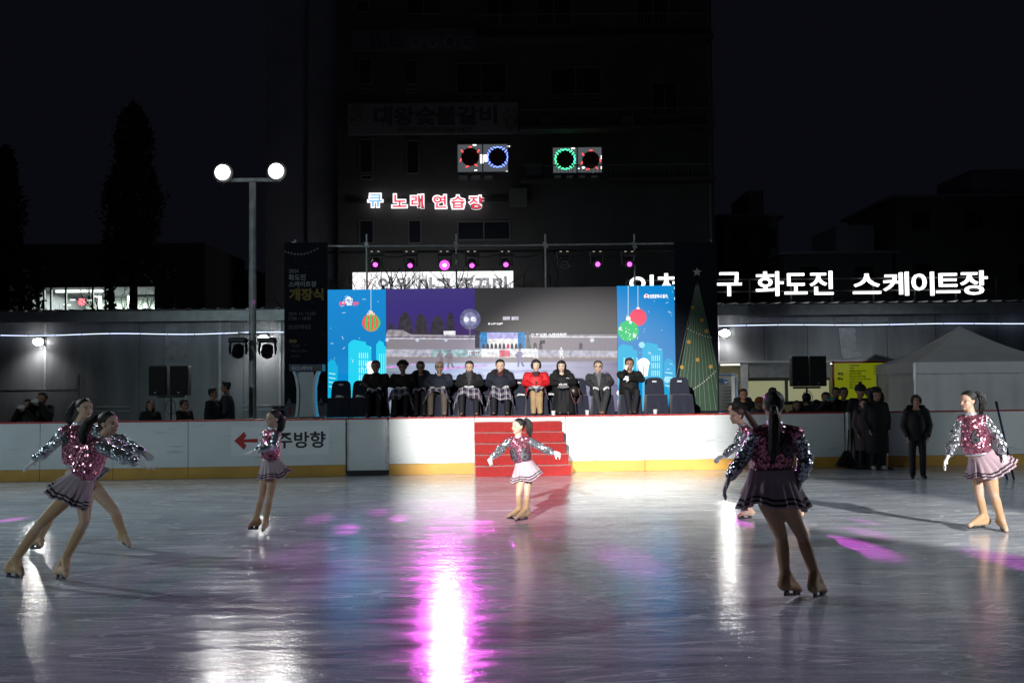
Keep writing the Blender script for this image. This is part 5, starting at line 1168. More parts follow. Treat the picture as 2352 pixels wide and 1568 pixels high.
# --- C: small skater left of centre
z = zc(516.8, 890, 3.6416)
skater('C', 'small dark lit girl gliding in front of the arrow sign with her arm bent forward', None, 11.7, .78, .195,
    dict(head=z(398, 262), neck=z(398, 350), shoL=z(345, 385, .08), shoR=z(432, 395, -.10), elbR=z(408, 492, -.18), wriR=z(285, 525, -.28), elbL=z(330, 480, 0), wriL=z(265, 530, -.1), waist=z(378, 590), pelvis=z(378, 660),
         hipL=z(335, 730, .03), kneL=z(305, 915, 0), ankL=z(262, 1085, .03), toeL=z(200, 1158, -.05), hipR=z(405, 735, -.02), kneR=z(372, 925, -.06), ankR=z(345, 1090, -.03), toeR=z(318, 1180, -.14)),
    (-.66, -.74, .05), (.04, 0, 1), [z(462, 235, .03), z(478, 275, .05), z(470, 320, .05), z(462, 350, .05), z(458, 370, .04)],
    (z(378, 600), z(408, 745), .135, .27, (0, 0)), None, dict(L=z(275, 1155, .05), R=z(335, 1170, .06)), hands=dict(L=(z(175, 545, -.12), (0, 0, -1), -1), R=(z(200, 545, -.35), (0, 0, -1), 1)), curl=.1,
    nums=(('6', 516.8+335/3.6416, 890+565/3.6416, .07, .11, 0),))
# --- D: centre skater
z = zc(1062.3, 918.7, 4.963)
skater('D', 'brightly lit girl with both arms spread in front of the red steps', None, 12.45, .74, .190,
    dict(head=z(632, 300), neck=z(632, 425), shoL=z(538, 462, -.02), shoR=z(748, 455, -.02), elbL=z(425, 572, -.08), wriL=z(340, 655, -.13), elbR=z(900, 540, -.03), wriR=z(1035, 592, -.05), waist=z(690, 690), pelvis=z(715, 770),
         hipL=z(665, 900, -.02), kneL=z(640, 1075, -.08), ankL=z(650, 1225, 0), toeL=z(525, 1318, -.10), hipR=z(745, 905, .02), kneR=z(735, 1075, -.04), ankR=z(728, 1225, .02), toeR=z(610, 1345, -.15)),
    (-.80, -.60, 0), (.03, 0, 1), [z(722, 225, .05), z(755, 262, .06), z(762, 320, .05), z(765, 375, .05), z(775, 415, .04)],
    (z(700, 705), z(742, 890), .145, .268, (.02, 0)), None, dict(L=z(650, 1330, .06), R=z(738, 1325, .05)), hands=dict(L=(z(300, 700, -.18), (.3, -.8, -.3), -1), R=(z(1080, 612, -.06), (0, -.8, -.5), 1)), curl=.75,
    nums=(('6', 1062.3+668/4.963, 918.7+695/4.963, .10, .155, 0), ('8', 1062.3+560/4.963, 918.7+700/4.963, .075, .155, 0)))
# --- E: big skater seen from behind
z = zc(1607.8, 861.3, 2.8735)
skater('E', 'large dark girl seen from behind in the foreground with a long black ponytail', None, 8.0, .98, .222,
    dict(head=z(485, 205), neck=z(492, 325), shoL=z(385, 385, 0), shoR=z(632, 388, 0), elbL=z(295, 530, .02), wriL=z(198, 672, .0), elbR=z(688, 545, 0), wriR=z(668, 690, -.04), waist=z(478, 615), pelvis=z(480, 690),
         hipL=z(452, 850, 0), kneL=z(537, 1065, .05), ankL=z(560, 1300, 0), toeL=z(655, 1415, .13), hipR=z(570, 850, 0), kneR=z(672, 1055, .05), ankR=z(752, 1300, 0), toeR=z(822, 1420, .15)),
    (.12, .98, -.12), (0, 0, 1), [z(485, 215, -.15), z(490, 300, -.17), z(490, 400, -.16), z(480, 500, -.15), z(480, 580, -.14)],
    (z(470, 615), z(484, 862), .165, .275, (0, 0)), None, dict(L=z(560, 1415, -.04), R=z(752, 1432, -.05)), hands=dict(L=(z(150, 790, -.02), (1, -.3, 0), 1), R=(z(645, 775, -.06), (-1, .2, 0), 1)), curl=.22,
    nums=(('86', 1607.8+415/2.8735, 861.3+520/2.8735, .20, .17, 0),), extra_skirt=1)
# --- F: skater behind E
z5 = zc(1636.5, 775.2, 4.965)
F_ = lambda a, b, c, d_=0: (a, b, d_)
skater('F', 'pink lit girl bending forward with trailing leg behind the big dark skater', None, 12.55, .84, .200,
    dict(head=(1691, 955), neck=(1706, 977), shoL=(1702, 992, .08), shoR=(1706, 990, -.12), elbR=(1690, 1024, -.14), wriR=(1665, 1046, -.16), elbL=(1740, 1020, .1), wriL=(1755, 1045, .1), waist=(1738, 1048), pelvis=(1748, 1075),
         hipL=(1735, 1090, 0), kneL=(1708, 1130, -.05), ankL=(1716, 1165, 0), toeL=(1697, 1184, -.02), hipR=(1765, 1092, 0), kneR=(1810, 1130, .1), ankR=(1838, 1153, 0), toeR=(1843, 1181, -.03)),
    (-.93, -.36, -.08), (-.05, 0, 1), [(1711, 945, 0), (1722, 960, .02), (1730, 972, .02), (1738, 980, .02), (1750, 984, .02)],
    ((1740, 1055), (1752, 1100), .14, .26, (0, 0)), None, dict(L=(1726, 1184, .03), R=(1855, 1160, .02)), hands=dict(L=((1760, 1060, .1), (0, 0, -1), 1), R=((1650, 1052, -.18), (0, .3, -1), -1)), curl=.4, hm=M_hairb, tr=mat('tights_pale', (.66, .46, .36), .75, var=.06))
# --- G: right skater
z = zc(2095.9, 861.3, 3.901)
skater('G', 'tall brightly lit girl with a number 6 vest gliding left at the right edge', None, 11.4, .96, .213,
    dict(head=z(492, 232), neck=z(520, 355), shoL=z(440, 405, .06), shoR=z(640, 405, -.06), elbL=z(395, 555, .05), wriL=z(325, 715, -.02), elbR=z(765, 555, -.12), wriR=z(815, 700, -.14), waist=z(585, 680), pelvis=z(620, 770),
         hipL=z(580, 880, .05), kneL=z(600, 1075, 0), ankL=z(640, 1255, .04), toeL=z(512, 1345, -.05), hipR=z(700, 885, -.05), kneR=z(735, 1080, -.1), ankR=z(785, 1250, -.05), toeR=z(838, 1385, -.16)),
    (-.90, -.42, -.05), (.08, 0, 1), [z(578, 165, .02), z(622, 195, .03), z(635, 250, .03), z(622, 300, .03), z(612, 350, .03)],
    (z(605, 700), z(700, 860), .140, .285, (-.02, 0)), None, dict(L=z(650, 1335, .08), R=z(785, 1345, .05)), hands=dict(L=(z(265, 825, -.03), (.3, -.3, -.6), -1), R=(z(830, 820, -.15), (.2, -.2, 0), 1)), curl=.28,
    nums=(('6', 2095.9+545/3.901, 861.3+612/3.901, .085, .155, 0),))

# ---------------------------------------------------------------- guests on the stage
M_cover = mat('chair_cover_navy', (.012, .014, .032), .85, var=.2, scale=6, bump=.2, bscale=9, sheen=.15)
M_chrome = mat('chrome', (.6, .6, .62), .12, 1, var=0)
def chair_proto():
    t = empty('banquet_chair', (0, 0, 0), 'x', 'chair', 'covered banquet chairs on the stage')
    mb = MB().use(M_cover); secs = []
    for z_, w, y0 in ((.44, .222, .20), (.60, .218, .22), (.74, .205, .245), (.80, .185, .255), (.835, .14, .26), (.845, .08, .26)): secs.append((V((0, y0, z_)), XR, V((0, 1, 0)), w, .045))
    # squared ring profile for the back
    vs = []; fs = []; n = 8
    for c, _, _, w, th in secs: vs += [c+V((-w, -th, 0)), c+V((-w*.6, -th*1.15, 0)), c+V((w*.6, -th*1.15, 0)), c+V((w, -th, 0)), c+V((w, th, 0)), c+V((w*.6, th*1.1, 0)), c+V((-w*.6, th*1.1, 0)), c+V((-w, th, 0))]
    for i in range(len(secs)-1):
        for j in range(n): fs.append((i*n+j, i*n+(j+1) % n, (i+1)*n+(j+1) % n, (i+1)*n+j))
    fs.append(tuple(range((len(secs)-1)*n, len(secs)*n))); mb.add(vs, fs); mb.build('backrest', t, smooth='auto')
    mb = MB().use(M_cover); n = 48; rows = 6; vs = []; fs = []
    for j in range(rows+1):
        q = j/rows
        for i in range(n):
            a = 2*math.pi*i/n; c, s_ = math.cos(a), math.sin(a); k_ = 1/max(abs(c), abs(s_)); k_ = 1+(k_-1)*.85; w = .235+.03*q+.010*q*math.sin(a*9+1)
            vs.append(V((c*k_*w, .02+s_*k_*w, .46-.42*q)))
    for j in range(rows):
        for i in range(n): fs.append((j*n+i, (j+1)*n+i, (j+1)*n+(i+1) % n, j*n+(i+1) % n))
    fs.append(tuple(range(n))); mb.add(vs, fs); mb.build('seat_cover', t, smooth='auto')
    for sx in (-1, 1):
        for sy in (-1, 1): mb = MB().use(M_chrome); mb.tube([(sx*.225, .02+sy*.225, 0), (sx*.215, .02+sy*.215, .12)], .013, 8); mb.build('leg', t)
    mb = MB().use(mat('tag_white', (.6, .6, .6), .6)); mb.box((0, .248-.055, .755), (.10, .004, .035)); mb.build('name_tag', t)
    return t
YCH = 22.35
proto = chair_proto(); first = True
chairs = [(780, 0, 'empty black covered chair at the left end of the row'), (829, 0, 'empty chair beside the leftmost seated man'), (866, 0, 'covered chair under the leftmost seated man'), (925, 0, 'covered chair under the man in the fur hat'),
          (969, .12, 'covered chair under the hooded man with glasses'), (1009, -.05, 'covered chair under the bald man'), (1046, .45, 'empty chair with name tag between the bald man and the scarfed man'), (1080, 0, 'covered chair under the man hiding his mouth in a scarf'),
          (1113, .45, 'empty chair with name tag left of the man with the fur hood'), (1150, 0, 'covered chair under the man with the fur trimmed hood'), (1193, .15, 'empty chair between the fur hood man and the woman in red'), (1233, 0, 'covered chair under the woman in red'),
          (1264, .45, 'empty chair right behind the woman in red'), (1297, 0, 'covered chair under the woman in the black hood'), (1327, .3, 'empty chair to the right of the woman in the black hood'), (1384, 0, 'covered chair under the man in the grey coat'),
          (1447, 0, 'covered chair under the man holding his hand to his face'), (1507, 0, 'empty chair second from the right end with a cup at its foot'), (1565, 0, 'empty chair at the right end of the row in front of the tree banner')]
for (u, dy, lab) in chairs:
    p = at(u, 950, YCH+dy); c = proto if first else copy_tree(proto); first = False; c.location = (p.x, YCH+dy, DZ); c['label'] = lab; c.rotation_euler = (0, 0, 0)
PL = plaid('plaid_blanket')
def coat_mat(n_, c, r=.8): return mat(n_, c, r, var=.15, scale=8, bump=.25, bscale=14, sheen=.0)
M_trous = coat_mat('trousers_dark', (.007, .007, .012))
M_shoe = mat('shoe_brown', (.10, .03, .02), .3, var=.2); M_shoeb = mat('shoe_black', (.015, .015, .018), .3)
def coat_parts(t, J, s, m, fat=1.0, tail=None, name='coat', slv=True):
    sl, sr = J['shoL'], J['shoR']; X = (sr-sl).normalized(); up = (J['neck']-J['waist']).normalized(); Yv = up.cross(X).normalized(); X = Yv.cross(up); mb = MB(); w, nk, pe = J['waist'], J['neck'], J['pelvis']
    mb.loft([(pe-up*.08*s, X, Yv, .20*s*fat, .16*s*fat), (pe, X, Yv, .205*s*fat, .165*s*fat), (w, X, Yv, .19*s*fat, .155*s*fat), (w.lerp(nk, .5), X, Yv, .20*s*fat, .15*s*fat), (w.lerp(nk, .8), X, Yv, .18*s*fat, .125*s*fat), (nk-up*.01, X, Yv, .085*s, .085*s)], 18)
    for k in 'LR':
        a, b, c = J['sho'+k], J['elb'+k], J['wri'+k]; mb.cap(nk.lerp(a, .4)-up*.04*s, a-up*.01*s, .07*s*fat, .075*s*fat); mb.cap(a, b, .075*s*fat, .066*s*fat); mb.cap(b, c, .066*s*fat, .050*s)
    if tail:
        for k in 'LR': mb.cap(J['hip'+k], J['hip'+k].lerp(J['kne'+k], tail), .115*s, .105*s)
    return blob(name, mb, m, t, .014, 4)
def sit(u, v_head, label, opt):
    Yh = YCH+opt.get('dy', 0); p = at(u, 950, Yh); s = opt.get('s', 1.0); x = p.x; F = opt.get('turn', 0); hz = at(u, v_head, Yh-.03).z
    yv = lambda dx, y, z_: V((x+dx*s, Yh+y, DZ+z_)); lean = opt.get('lean', 0)
    H = .262*s; hd = V((x+lean, Yh-.03, hz)); nk = V((x+lean*.8, Yh+.02, hz-.175)); shz = nk.z-.055
    J = dict(head=hd, neck=nk, hf=V((F, -1, opt.get('tilt', -.03))), hu=ZU, shoL=V((x-.205*s+lean*.8, Yh+.03, shz)), shoR=V((x+.205*s+lean*.8, Yh+.03, shz)), waist=yv(0, .06, .66), pelvis=yv(0, .08, .54), hipL=yv(-.09, .02, .52), hipR=yv(.09, .02, .52))
    kx = opt.get('kx', .12); J['kneL'] = yv(-kx, -.42, .53); J['kneR'] = yv(kx, -.42, .53); fx = opt.get('fx', kx); J['ankL'] = yv(-fx, -.40, .10); J['ankR'] = yv(fx, -.40, .10); J['toeL'] = yv(-fx*1.15, -.55, .04); J['toeR'] = yv(fx*1.15, -.55, .04)
    for k, sg in (('L', -1), ('R', 1)): J['elb'+k] = V((x+sg*.262*s, Yh-.05, DZ+.75)); hx, hy, hzz = opt.get('hand', (.07, -.30, .645)); J['wri'+k] = yv(sg*(hx+.06), hy+.06, hzz+.03); J['hd'+k] = V((-sg*.6, -.6, -.25)); J['hn'+k] = V((0, .1, -1)); J['ts'+k] = sg
    J['curl'] = opt.get('curl', .35)
    if opt.get('cheek'):
        J['elbL'] = V((x-.20, Yh-.28, DZ+.88)); J['wriL'] = V((x-.115, Yh-.17, hz-.16)); J['hdL'] = V((.25, .05, 1)); J['hnL'] = V((.7, .6, 0)); J['tsL'] = 1
        J['elbR'] = V((x+.27, Yh-.10, DZ+.80)); J['wriR'] = V((x-.02, Yh-.30, DZ+.83)); J['hdR'] = V((-1, -.1, .1)); J['hnR'] = V((0, 1, -.2))
    t = empty('person', (x, Yh, DZ), label, 'person', 'guests seated on the stage'); person_body(t, J, s, H, skin=opt.get('skin'), voxel=.011)
    m = opt['coat']; coat_parts(t, J, s, m, opt.get('fat', 1.0)*1.12, opt.get('tail'))
    mb = MB()
    for k in 'LR': mb.cap(J['hip'+k], J['kne'+k], .092*s, .075*s); mb.cap(J['kne'+k], J['ank'+k], .078*s, .062*s)
    blob('skirt' if opt.get('skirt') else 'trousers', mb, opt.get('trous', M_trous), t, .014, 3)
    if opt.get('skirt'):
        mb = MB().use(opt['coat']); n = 40; vs = []; fs = []
        for j in range(5):
            q = j/4
            for i in range(n): a = 2*math.pi*i/n; r_ = 1+.04*q*math.sin(a*8); vs.append(V((x+math.cos(a)*(.20+.06*q)*r_, Yh-.30+math.sin(a)*(.16+.03*q)*r_, DZ+.56-.48*q)))
        for j in range(4):
            for i in range(n): fs.append((j*n+i, (j+1)*n+i, (j+1)*n+(i+1) % n, j*n+(i+1) % n))
        mb.add(vs, fs); mb.build('long_skirt', t, True)
    for k in 'LR':
        mb = MB(); a, b = J['ank'+k], J['toe'+k]; mb.cap(a+V((0, .03, -.03)), b, .050*s, .040*s); mb.cap(a+V((0, 0, .03)), a, .050*s, .052*s); blob('shoe', mb, opt.get('shoe', M_shoeb), t, .011, 2)
        mb = MB(); hand_shapes(mb, J['wri'+k], J['hd'+k], J['hn'+k], s*1.05, J['curl'], J['ts'+k], 1.25); blob('glove', mb, M_glove, t, .0065, 2)
    if opt.get('hair'): hair(t, J, H, opt.get('hm', M_hair), opt['hair'], voxel=.011)
    f = J['hf'].normalized(); r = f.cross(ZU).normalized()
    if opt.get('hood'):
        mb = MB()
        for i in range(13): a = math.pi*(i/12)*1.0; mb.ell(nk+V((math.cos(a)*.15, .06+.05*math.sin(a)-.07*abs(math.cos(a)), .02+.05*math.sin(a))), (.062, .062, .060) if opt['hood'] != 'fur' else (.07, .06, .055))
        if opt['hood'] == 'up':
            mb.ell(hd+V((0, .07, .03)), (.135, .11, .155)); mb.ell(hd+V((0, .03, .10)), (.115, .10, .07))
            for sg in (-1, 1): mb.ell(hd+V((sg*.115, .02, -.04)), (.035, .07, .12))
        hm_ = mat('fur_dark', (.02, .016, .014), .95, var=.5, scale=40, bump=1, bscale=150) if opt['hood'] == 'fur' else m
        if opt['hood'] == 'fur':
            rnd = random.Random(3)
            for i in range(60): a = math.pi*rnd.random(); c = nk+V((math.cos(a)*.16, .05-.07*abs(math.cos(a)), .03+.05*math.sin(a))); d = V((rnd.gauss(0, 1), rnd.gauss(0, 1), rnd.gauss(.3, 1))).normalized(); mb.cap(c, c+d*.085, .012, .004, 5)
        blob('hood', mb, hm_, t, .011, 1 if opt['hood'] == 'fur' else 4)
    if opt.get('collar'):
        for sg in (-1, 1):
            mb = MB().use(m); a = nk+V((sg*.02, -.10, -.05)); b = nk+V((sg*.085, -.055, .06)); c = nk+V((sg*(.16 if opt['collar'] == 2 else .12), .0, .04 if opt['collar'] == 2 else .0)); d = nk+V((sg*.10, -.08, -.08))
            mb.add([a, b, c, d, a+V((0, .02, 0)), b+V((0, .02, 0)), c+V((0, .02, 0)), d+V((0, .02, 0))], [(0, 1, 2, 3), (7, 6, 5, 4), (0, 4, 5, 1), (1, 5, 6, 2), (2, 6, 7, 3), (3, 7, 4, 0)]); mb.build('collar', t)
    if opt.get('scarf'):
        mb = MB().use(opt['scarf']); z0_, z1_ = (-.10, .10) if opt.get('mouth') else (-.09, .035)
        mb.loft([(nk+V((0, -.02, z0_)), XR, V((0, 1, 0)), .075, .085), (nk+V((0, -.03, z0_*.3)), XR, V((0, 1, 0)), .088, .10), (nk+V((0, -.045, z1_*.6)), XR, V((0, 1, 0)), .090, .10), (nk+V((0, -.05, z1_)), XR, V((0, 1, 0)), .082, .088)], 18)
        mb.add([nk+V((-.05, -.125, -.02)), nk+V((.05, -.125, -.02)), nk+V((.012, -.17, -.26)), nk+V((-.012, -.17, -.26))], [(0, 3, 2, 1)]); mb.build('scarf', t, True)
    if opt.get('zip'): mb = MB().use(M_chrome); c = (nk+J['waist'])/2; mb.tube([nk+V((0, -.15, -.12)), nk+V((0, -.165, -.24))], .004, 5); mb.build('zip', t)
    if opt.get('glasses'):
        mb = MB().use(mat('glasses_frame', (.12, .07, .03), .3, .6)); e = hd+f*(.44*H)+V((0, 0, .0))
        for sg in (-1, 1):
            c = e+r*(sg*.15*H); mb.tube([c+r*(.115*H*math.cos(i/10*6.283))+ZU*(.08*H*math.sin(i/10*6.283)) for i in range(11)], .0028, 5); mb.tube([c+r*(sg*.115*H), hd+r*(sg*.37*H)+f*(.0*H)], .0025, 4)
        mb.tube([e-r*(.035*H), e+r*(.035*H)], .0028, 4); mb.build('glasses', t)
    if opt.get('furhat'):
        mb = MB(); mb.ell(hd+V((0, .01, .10)), (.108, .12, .065)); mb.ell(hd+V((0, -.075, .085)), (.095, .03, .045))
        for sg in (-1, 1): mb.ell(hd+V((sg*.105, .0, .055)), (.035, .07, .05))
        blob('fur_hat', mb, mat('fur_dark', (.02, .016, .014), .95, var=.5, scale=40, bump=1, bscale=150), t, .010, 2)
    if opt.get('buttons'):
        mb = MB().use(mat('button', (.5, .5, .48), .3)); 
        for q in (.10, .75): mb.ell(nk.lerp(J['waist'], q)+V((0, -.155 if q > .2 else -.11, 0)), .009, n=8, mrows=6)
        mb.build('button', t)
    return t, J, x, Yh
def blanket(x, Yh, lab, w0=.23, drop=.20, seed=0, ztop=.635):
    rnd = random.Random(seed); nu, nv = 36, 24; vs = []; fs = []; uv = []
    for j in range(nv+1):
        q = j/nv; L = q*(.36+drop)
        for i in range(nu+1):
            p = i/nu*2-1; W = p*(w0+.14)
            ax_ = abs(W); 
            # across: dip between the legs, fall over the outer thighs
            leg = math.exp(-((ax_-.11)/.07)**2)*.025
            side = max(0, ax_-w0*.80); xx = (min(ax_, w0*.80)+side*.45)*(1 if W > 0 else -1); zz_ = ztop+leg-side*1.15
            if L < .36: y = -.16-L; z_ = zz_
            else: y = -.52-.03*math.sin((L-.36)*8)-.012*math.sin(p*11+seed); z_ = zz_-(L-.36)
            xx *= 1+.18*max(0, (L-.36))/max(drop, .01)*(1 if seed % 2 else .6); z_ += .010*math.sin(p*9+seed*2+q*5)+ (-.05*math.sin(p*5+seed) if j == nv else -.02*q*math.sin(p*5+seed))
            vs.append(V((x+xx+.008*math.sin(q*9+p*4), Yh+y, DZ+max(.03, z_)))); uv.append((W*2.3+.3, L*2.3))
    for j in range(nv):
        for i in range(nu): fs.append((j*(nu+1)+i, j*(nu+1)+i+1, (j+1)*(nu+1)+i+1, (j+1)*(nu+1)+i))
    mb = MB().use(PL); mb.add(vs, fs); me = mb.mesh('lap_blanket'); l = me.uv_layers.new(name='UVMap')
    for lp in me.loops: l.data[lp.index].uv = uv[lp.vertex_index]
    o = link_mesh('lap_blanket', me, None, True, (x, Yh-.3, DZ+.6)); so = o.modifiers.new('solid', 'SOLIDIFY'); so.thickness = .008; tag(o, lab, 'blanket', 'plaid lap blankets'); return o
NV = coat_mat('coat_navy', (.008, .010, .022)); BLK = coat_mat('coat_black', (.0045, .0045, .006)); BRN = coat_mat('coat_brownblack', (.013, .007, .006)); RED = coat_mat('coat_red', (.62, .012, .020), .6); GRY = coat_mat('coat_grey', (.032, .032, .038)); SLT = coat_mat('coat_slate', (.022, .028, .045))
SD = mat('skin_tan', (.38, .20, .13), .55, var=.06); S1 = mat('skin_light', (.60, .40, .29), .5, var=.05)
SC = mat('scarf_check', (.07, .06, .065), .9, var=.6, scale=40); MAR = mat('scarf_maroon', (.07, .02, .025), .9, var=.2); GS = mat('scarf_grey', (.14, .14, .15), .9, var=.3, scale=40)
r_ = sit(864, 842, 'seated man in a long black coat, leftmost of the guests', dict(coat=BRN, hair='short', skin=SD, scarf=MATS['coat_black'], turn=.1, dy=0, s=1.03)); blanket(r_[2], r_[3], 'folded plaid blanket barely showing on the leftmost man', .12, .03, 2)
r_ = sit(925, 842, 'seated man in a dark brown coat and black fur hat', dict(coat=BRN, furhat=1, glasses=1, hair=None, skin=SD, buttons=1, turn=-.12, lean=.01, hand=(.035, -.30, .66))); blanket(r_[2], r_[3], 'plaid blanket on the knees of the man in the fur hat', .22, .20, 3)
r_ = sit(969, 843, 'seated man with glasses and dark hood behind his head', dict(coat=NV, hair='short', glasses=1, hood='low', skin=SD, dy=.12, s=.97, kx=.09, turn=.22, lean=-.02, hand=(.03, -.28, .63))); blanket(r_[2], r_[3], 'plaid blanket under the hands of the hooded man with glasses', .15, .06, 4)
r_ = sit(1008, 843, 'bald seated man with sunglasses in a slate blue jacket', dict(coat=SLT, hair='bald', glasses=1, collar=1, skin=S1, trous=coat_mat('trousers_taupe', (.13, .10, .085)), shoe=M_shoe, kx=.15, fat=1.1, dy=-.04, turn=.25, lean=.02, hand=(.09, -.34, .66))); blanket(r_[2], r_[3], 'plaid blanket on the lap of the bald man', .22, .10, 5)
r_ = sit(1079, 843, 'seated man with black coat collar up and scarf over his mouth', dict(coat=BLK, hair='short', collar=2, scarf=SC, mouth=1, kx=.16, hand=(.03, -.32, .67), shoe=M_shoe, skin=S1, turn=-.08)); blanket(r_[2], r_[3], 'wide plaid blanket draped over the knees of the man with the scarf', .26, .20, 6)
r_ = sit(1150, 840, 'seated man in a navy parka with fur trimmed hood', dict(coat=NV, hair='short', hood='fur', scarf=MAR, zip=1, skin=S1, kx=.14, hand=(.10, -.33, .66), fat=1.12, turn=.1, s=1.04)); blanket(r_[2], r_[3], 'plaid blanket hanging to the right from the lap of the fur hood man', .23, .24, 7)
r_ = sit(1232, 839, 'seated woman in a bright red padded coat with beige trousers', dict(coat=RED, hair='bob', scarf=MAR, skin=mat('skin_pale', (.68, .49, .38), .5, var=.04), trous=coat_mat('trousers_beige', (.42, .28, .15)), fat=1.12, kx=.075, tail=.45, turn=.16, hand=(.02, -.30, .655), s=.96)); blanket(r_[2], r_[3], 'small plaid blanket on the knees of the woman in red', .20, .05, 8, .64)
r_ = sit(1293, 841, 'seated woman in a black hooded coat holding a grey muff', dict(coat=BLK, hair='bob', hood='low', skin=MATS['skin_pale'], fat=1.12, kx=.09, hand=(.02, -.28, .70), s=.94, skirt=1, lean=-.02, turn=-.12)); bx, by = r_[2], r_[3]
t = empty('grey_muff', (bx, by-.30, DZ+.66), 'small grey cushion under the gloves of the woman in the black hood', 'cushion'); mb = MB(); mb.ell((bx, by-.33, DZ+.655), (.14, .10, .045)); blob('padding', mb, mat('grey_felt', (.20, .19, .22), .9), t, .012, 2)
t = empty('handbag', (bx+.26, by-.2, DZ), 'black handbag with thin brown strap beside the woman in the black hood', 'bag'); mb = MB(); mb.ell((bx+.24, by-.18, DZ+.55), (.12, .09, .14)); blob('bag_body', mb, mat('leather_black', (.015, .013, .013), .4), t, .012, 2)
mb = MB().use(mat('strap_tan', (.30, .12, .06), .5)); pts = [V((bx+.14, by-.44, DZ+.62)), V((bx+.18, by-.52, DZ+.42)), V((bx+.24, by-.54, DZ+.28)), V((bx+.32, by-.52, DZ+.33)), V((bx+.36, by-.46, DZ+.48)), V((bx+.32, by-.40, DZ+.62))]; mb.tube(pts, .006, 5); mb.build('strap', t, True)
t0_, J0, _, _ = r_; mb = MB().use(mat('print_white', (.7, .7, .7), .6)); c = J0['neck']+V((.12, -.165, -.09)); mb.box(c, (.07, .004, .012)); mb.build('chest_mark', t0_)
sit(1378, 842, 'seated man in a grey suit coat with crossed ankles and brown shoes', dict(coat=GRY, hair='short', hm=M_hairg, glasses=1, scarf=GS, trous=coat_mat('trousers_char', (.03, .03, .036)), shoe=M_shoe, kx=.13, fx=.03, hand=(.10, -.36, .62), collar=1, tail=.3, skin=S1, lean=-.03))
sit(1447, 836, 'seated man in a black coat covering one eye with his white glove, rightmost guest', dict(coat=BLK, hair='short', cheek=1, collar=1, skin=SD, kx=.11, fx=.05, tail=.4))
p = at(1428, 905, YCH-.4); o = None
for (u, Yc, lab) in ((1271, 21.5, 'white paper cup on the stage edge between the two women'), (1349, 21.5, 'white paper cup on the stage left of the man in grey'), (1505, 21.6, 'white paper cup at the foot of an empty chair on the right')):
    p = at(u, 950, Yc); t = empty('paper_cup', (p.x, Yc, DZ), lab, 'cup', 'paper cups on the stage'); mb = MB().use(mat('paper_white', (.75, .74, .72), .6, var=.03)); mb.loft([(V((p.x, Yc, DZ)), XR, V((0, 1, 0)), .032, .032), (V((p.x, Yc, DZ+.14)), XR, V((0, 1, 0)), .045, .045)], 18); mb.build('cup_wall', t, smooth='auto'); mb = MB().use(MATS['paper_white']); mb.loft([(V((p.x, Yc, DZ+.14)), XR, V((0, 1, 0)), .048, .048), (V((p.x, Yc, DZ+.152)), XR, V((0, 1, 0)), .046, .046)], 18); mb.build('lid', t, smooth='auto')
for (u, dy, lab) in ((783, -.12, 'folded white gloves and paper on the leftmost empty chair'), (829, -.05, 'folded white gloves on the empty chair beside the leftmost man'), (1197, -.05, 'folded white gloves on the empty chair left of the woman in red'), (1266, .1, 'folded gloves on the chair right of the woman in red')):
    p = at(u, 925, YCH+dy); t = empty('folded_gloves', (p.x, YCH+dy-.12, DZ+.47), lab, 'gloves', 'folded gloves on empty chairs'); mb = MB(); c = V((p.x, YCH+dy-.14, DZ+.485)); hand_shapes(mb, c-V((.08, 0, 0)), V((1, -.1, 0)), V((0, 0, -1)), 1.0, .05, 1, 1.2); hand_shapes(mb, c-V((.06, .03, -.015)), V((1, .2, 0)), V((0, 0, -1)), 1.0, .1, -1, 1.2); blob('glove_pair', mb, M_glove, t, .008, 2)

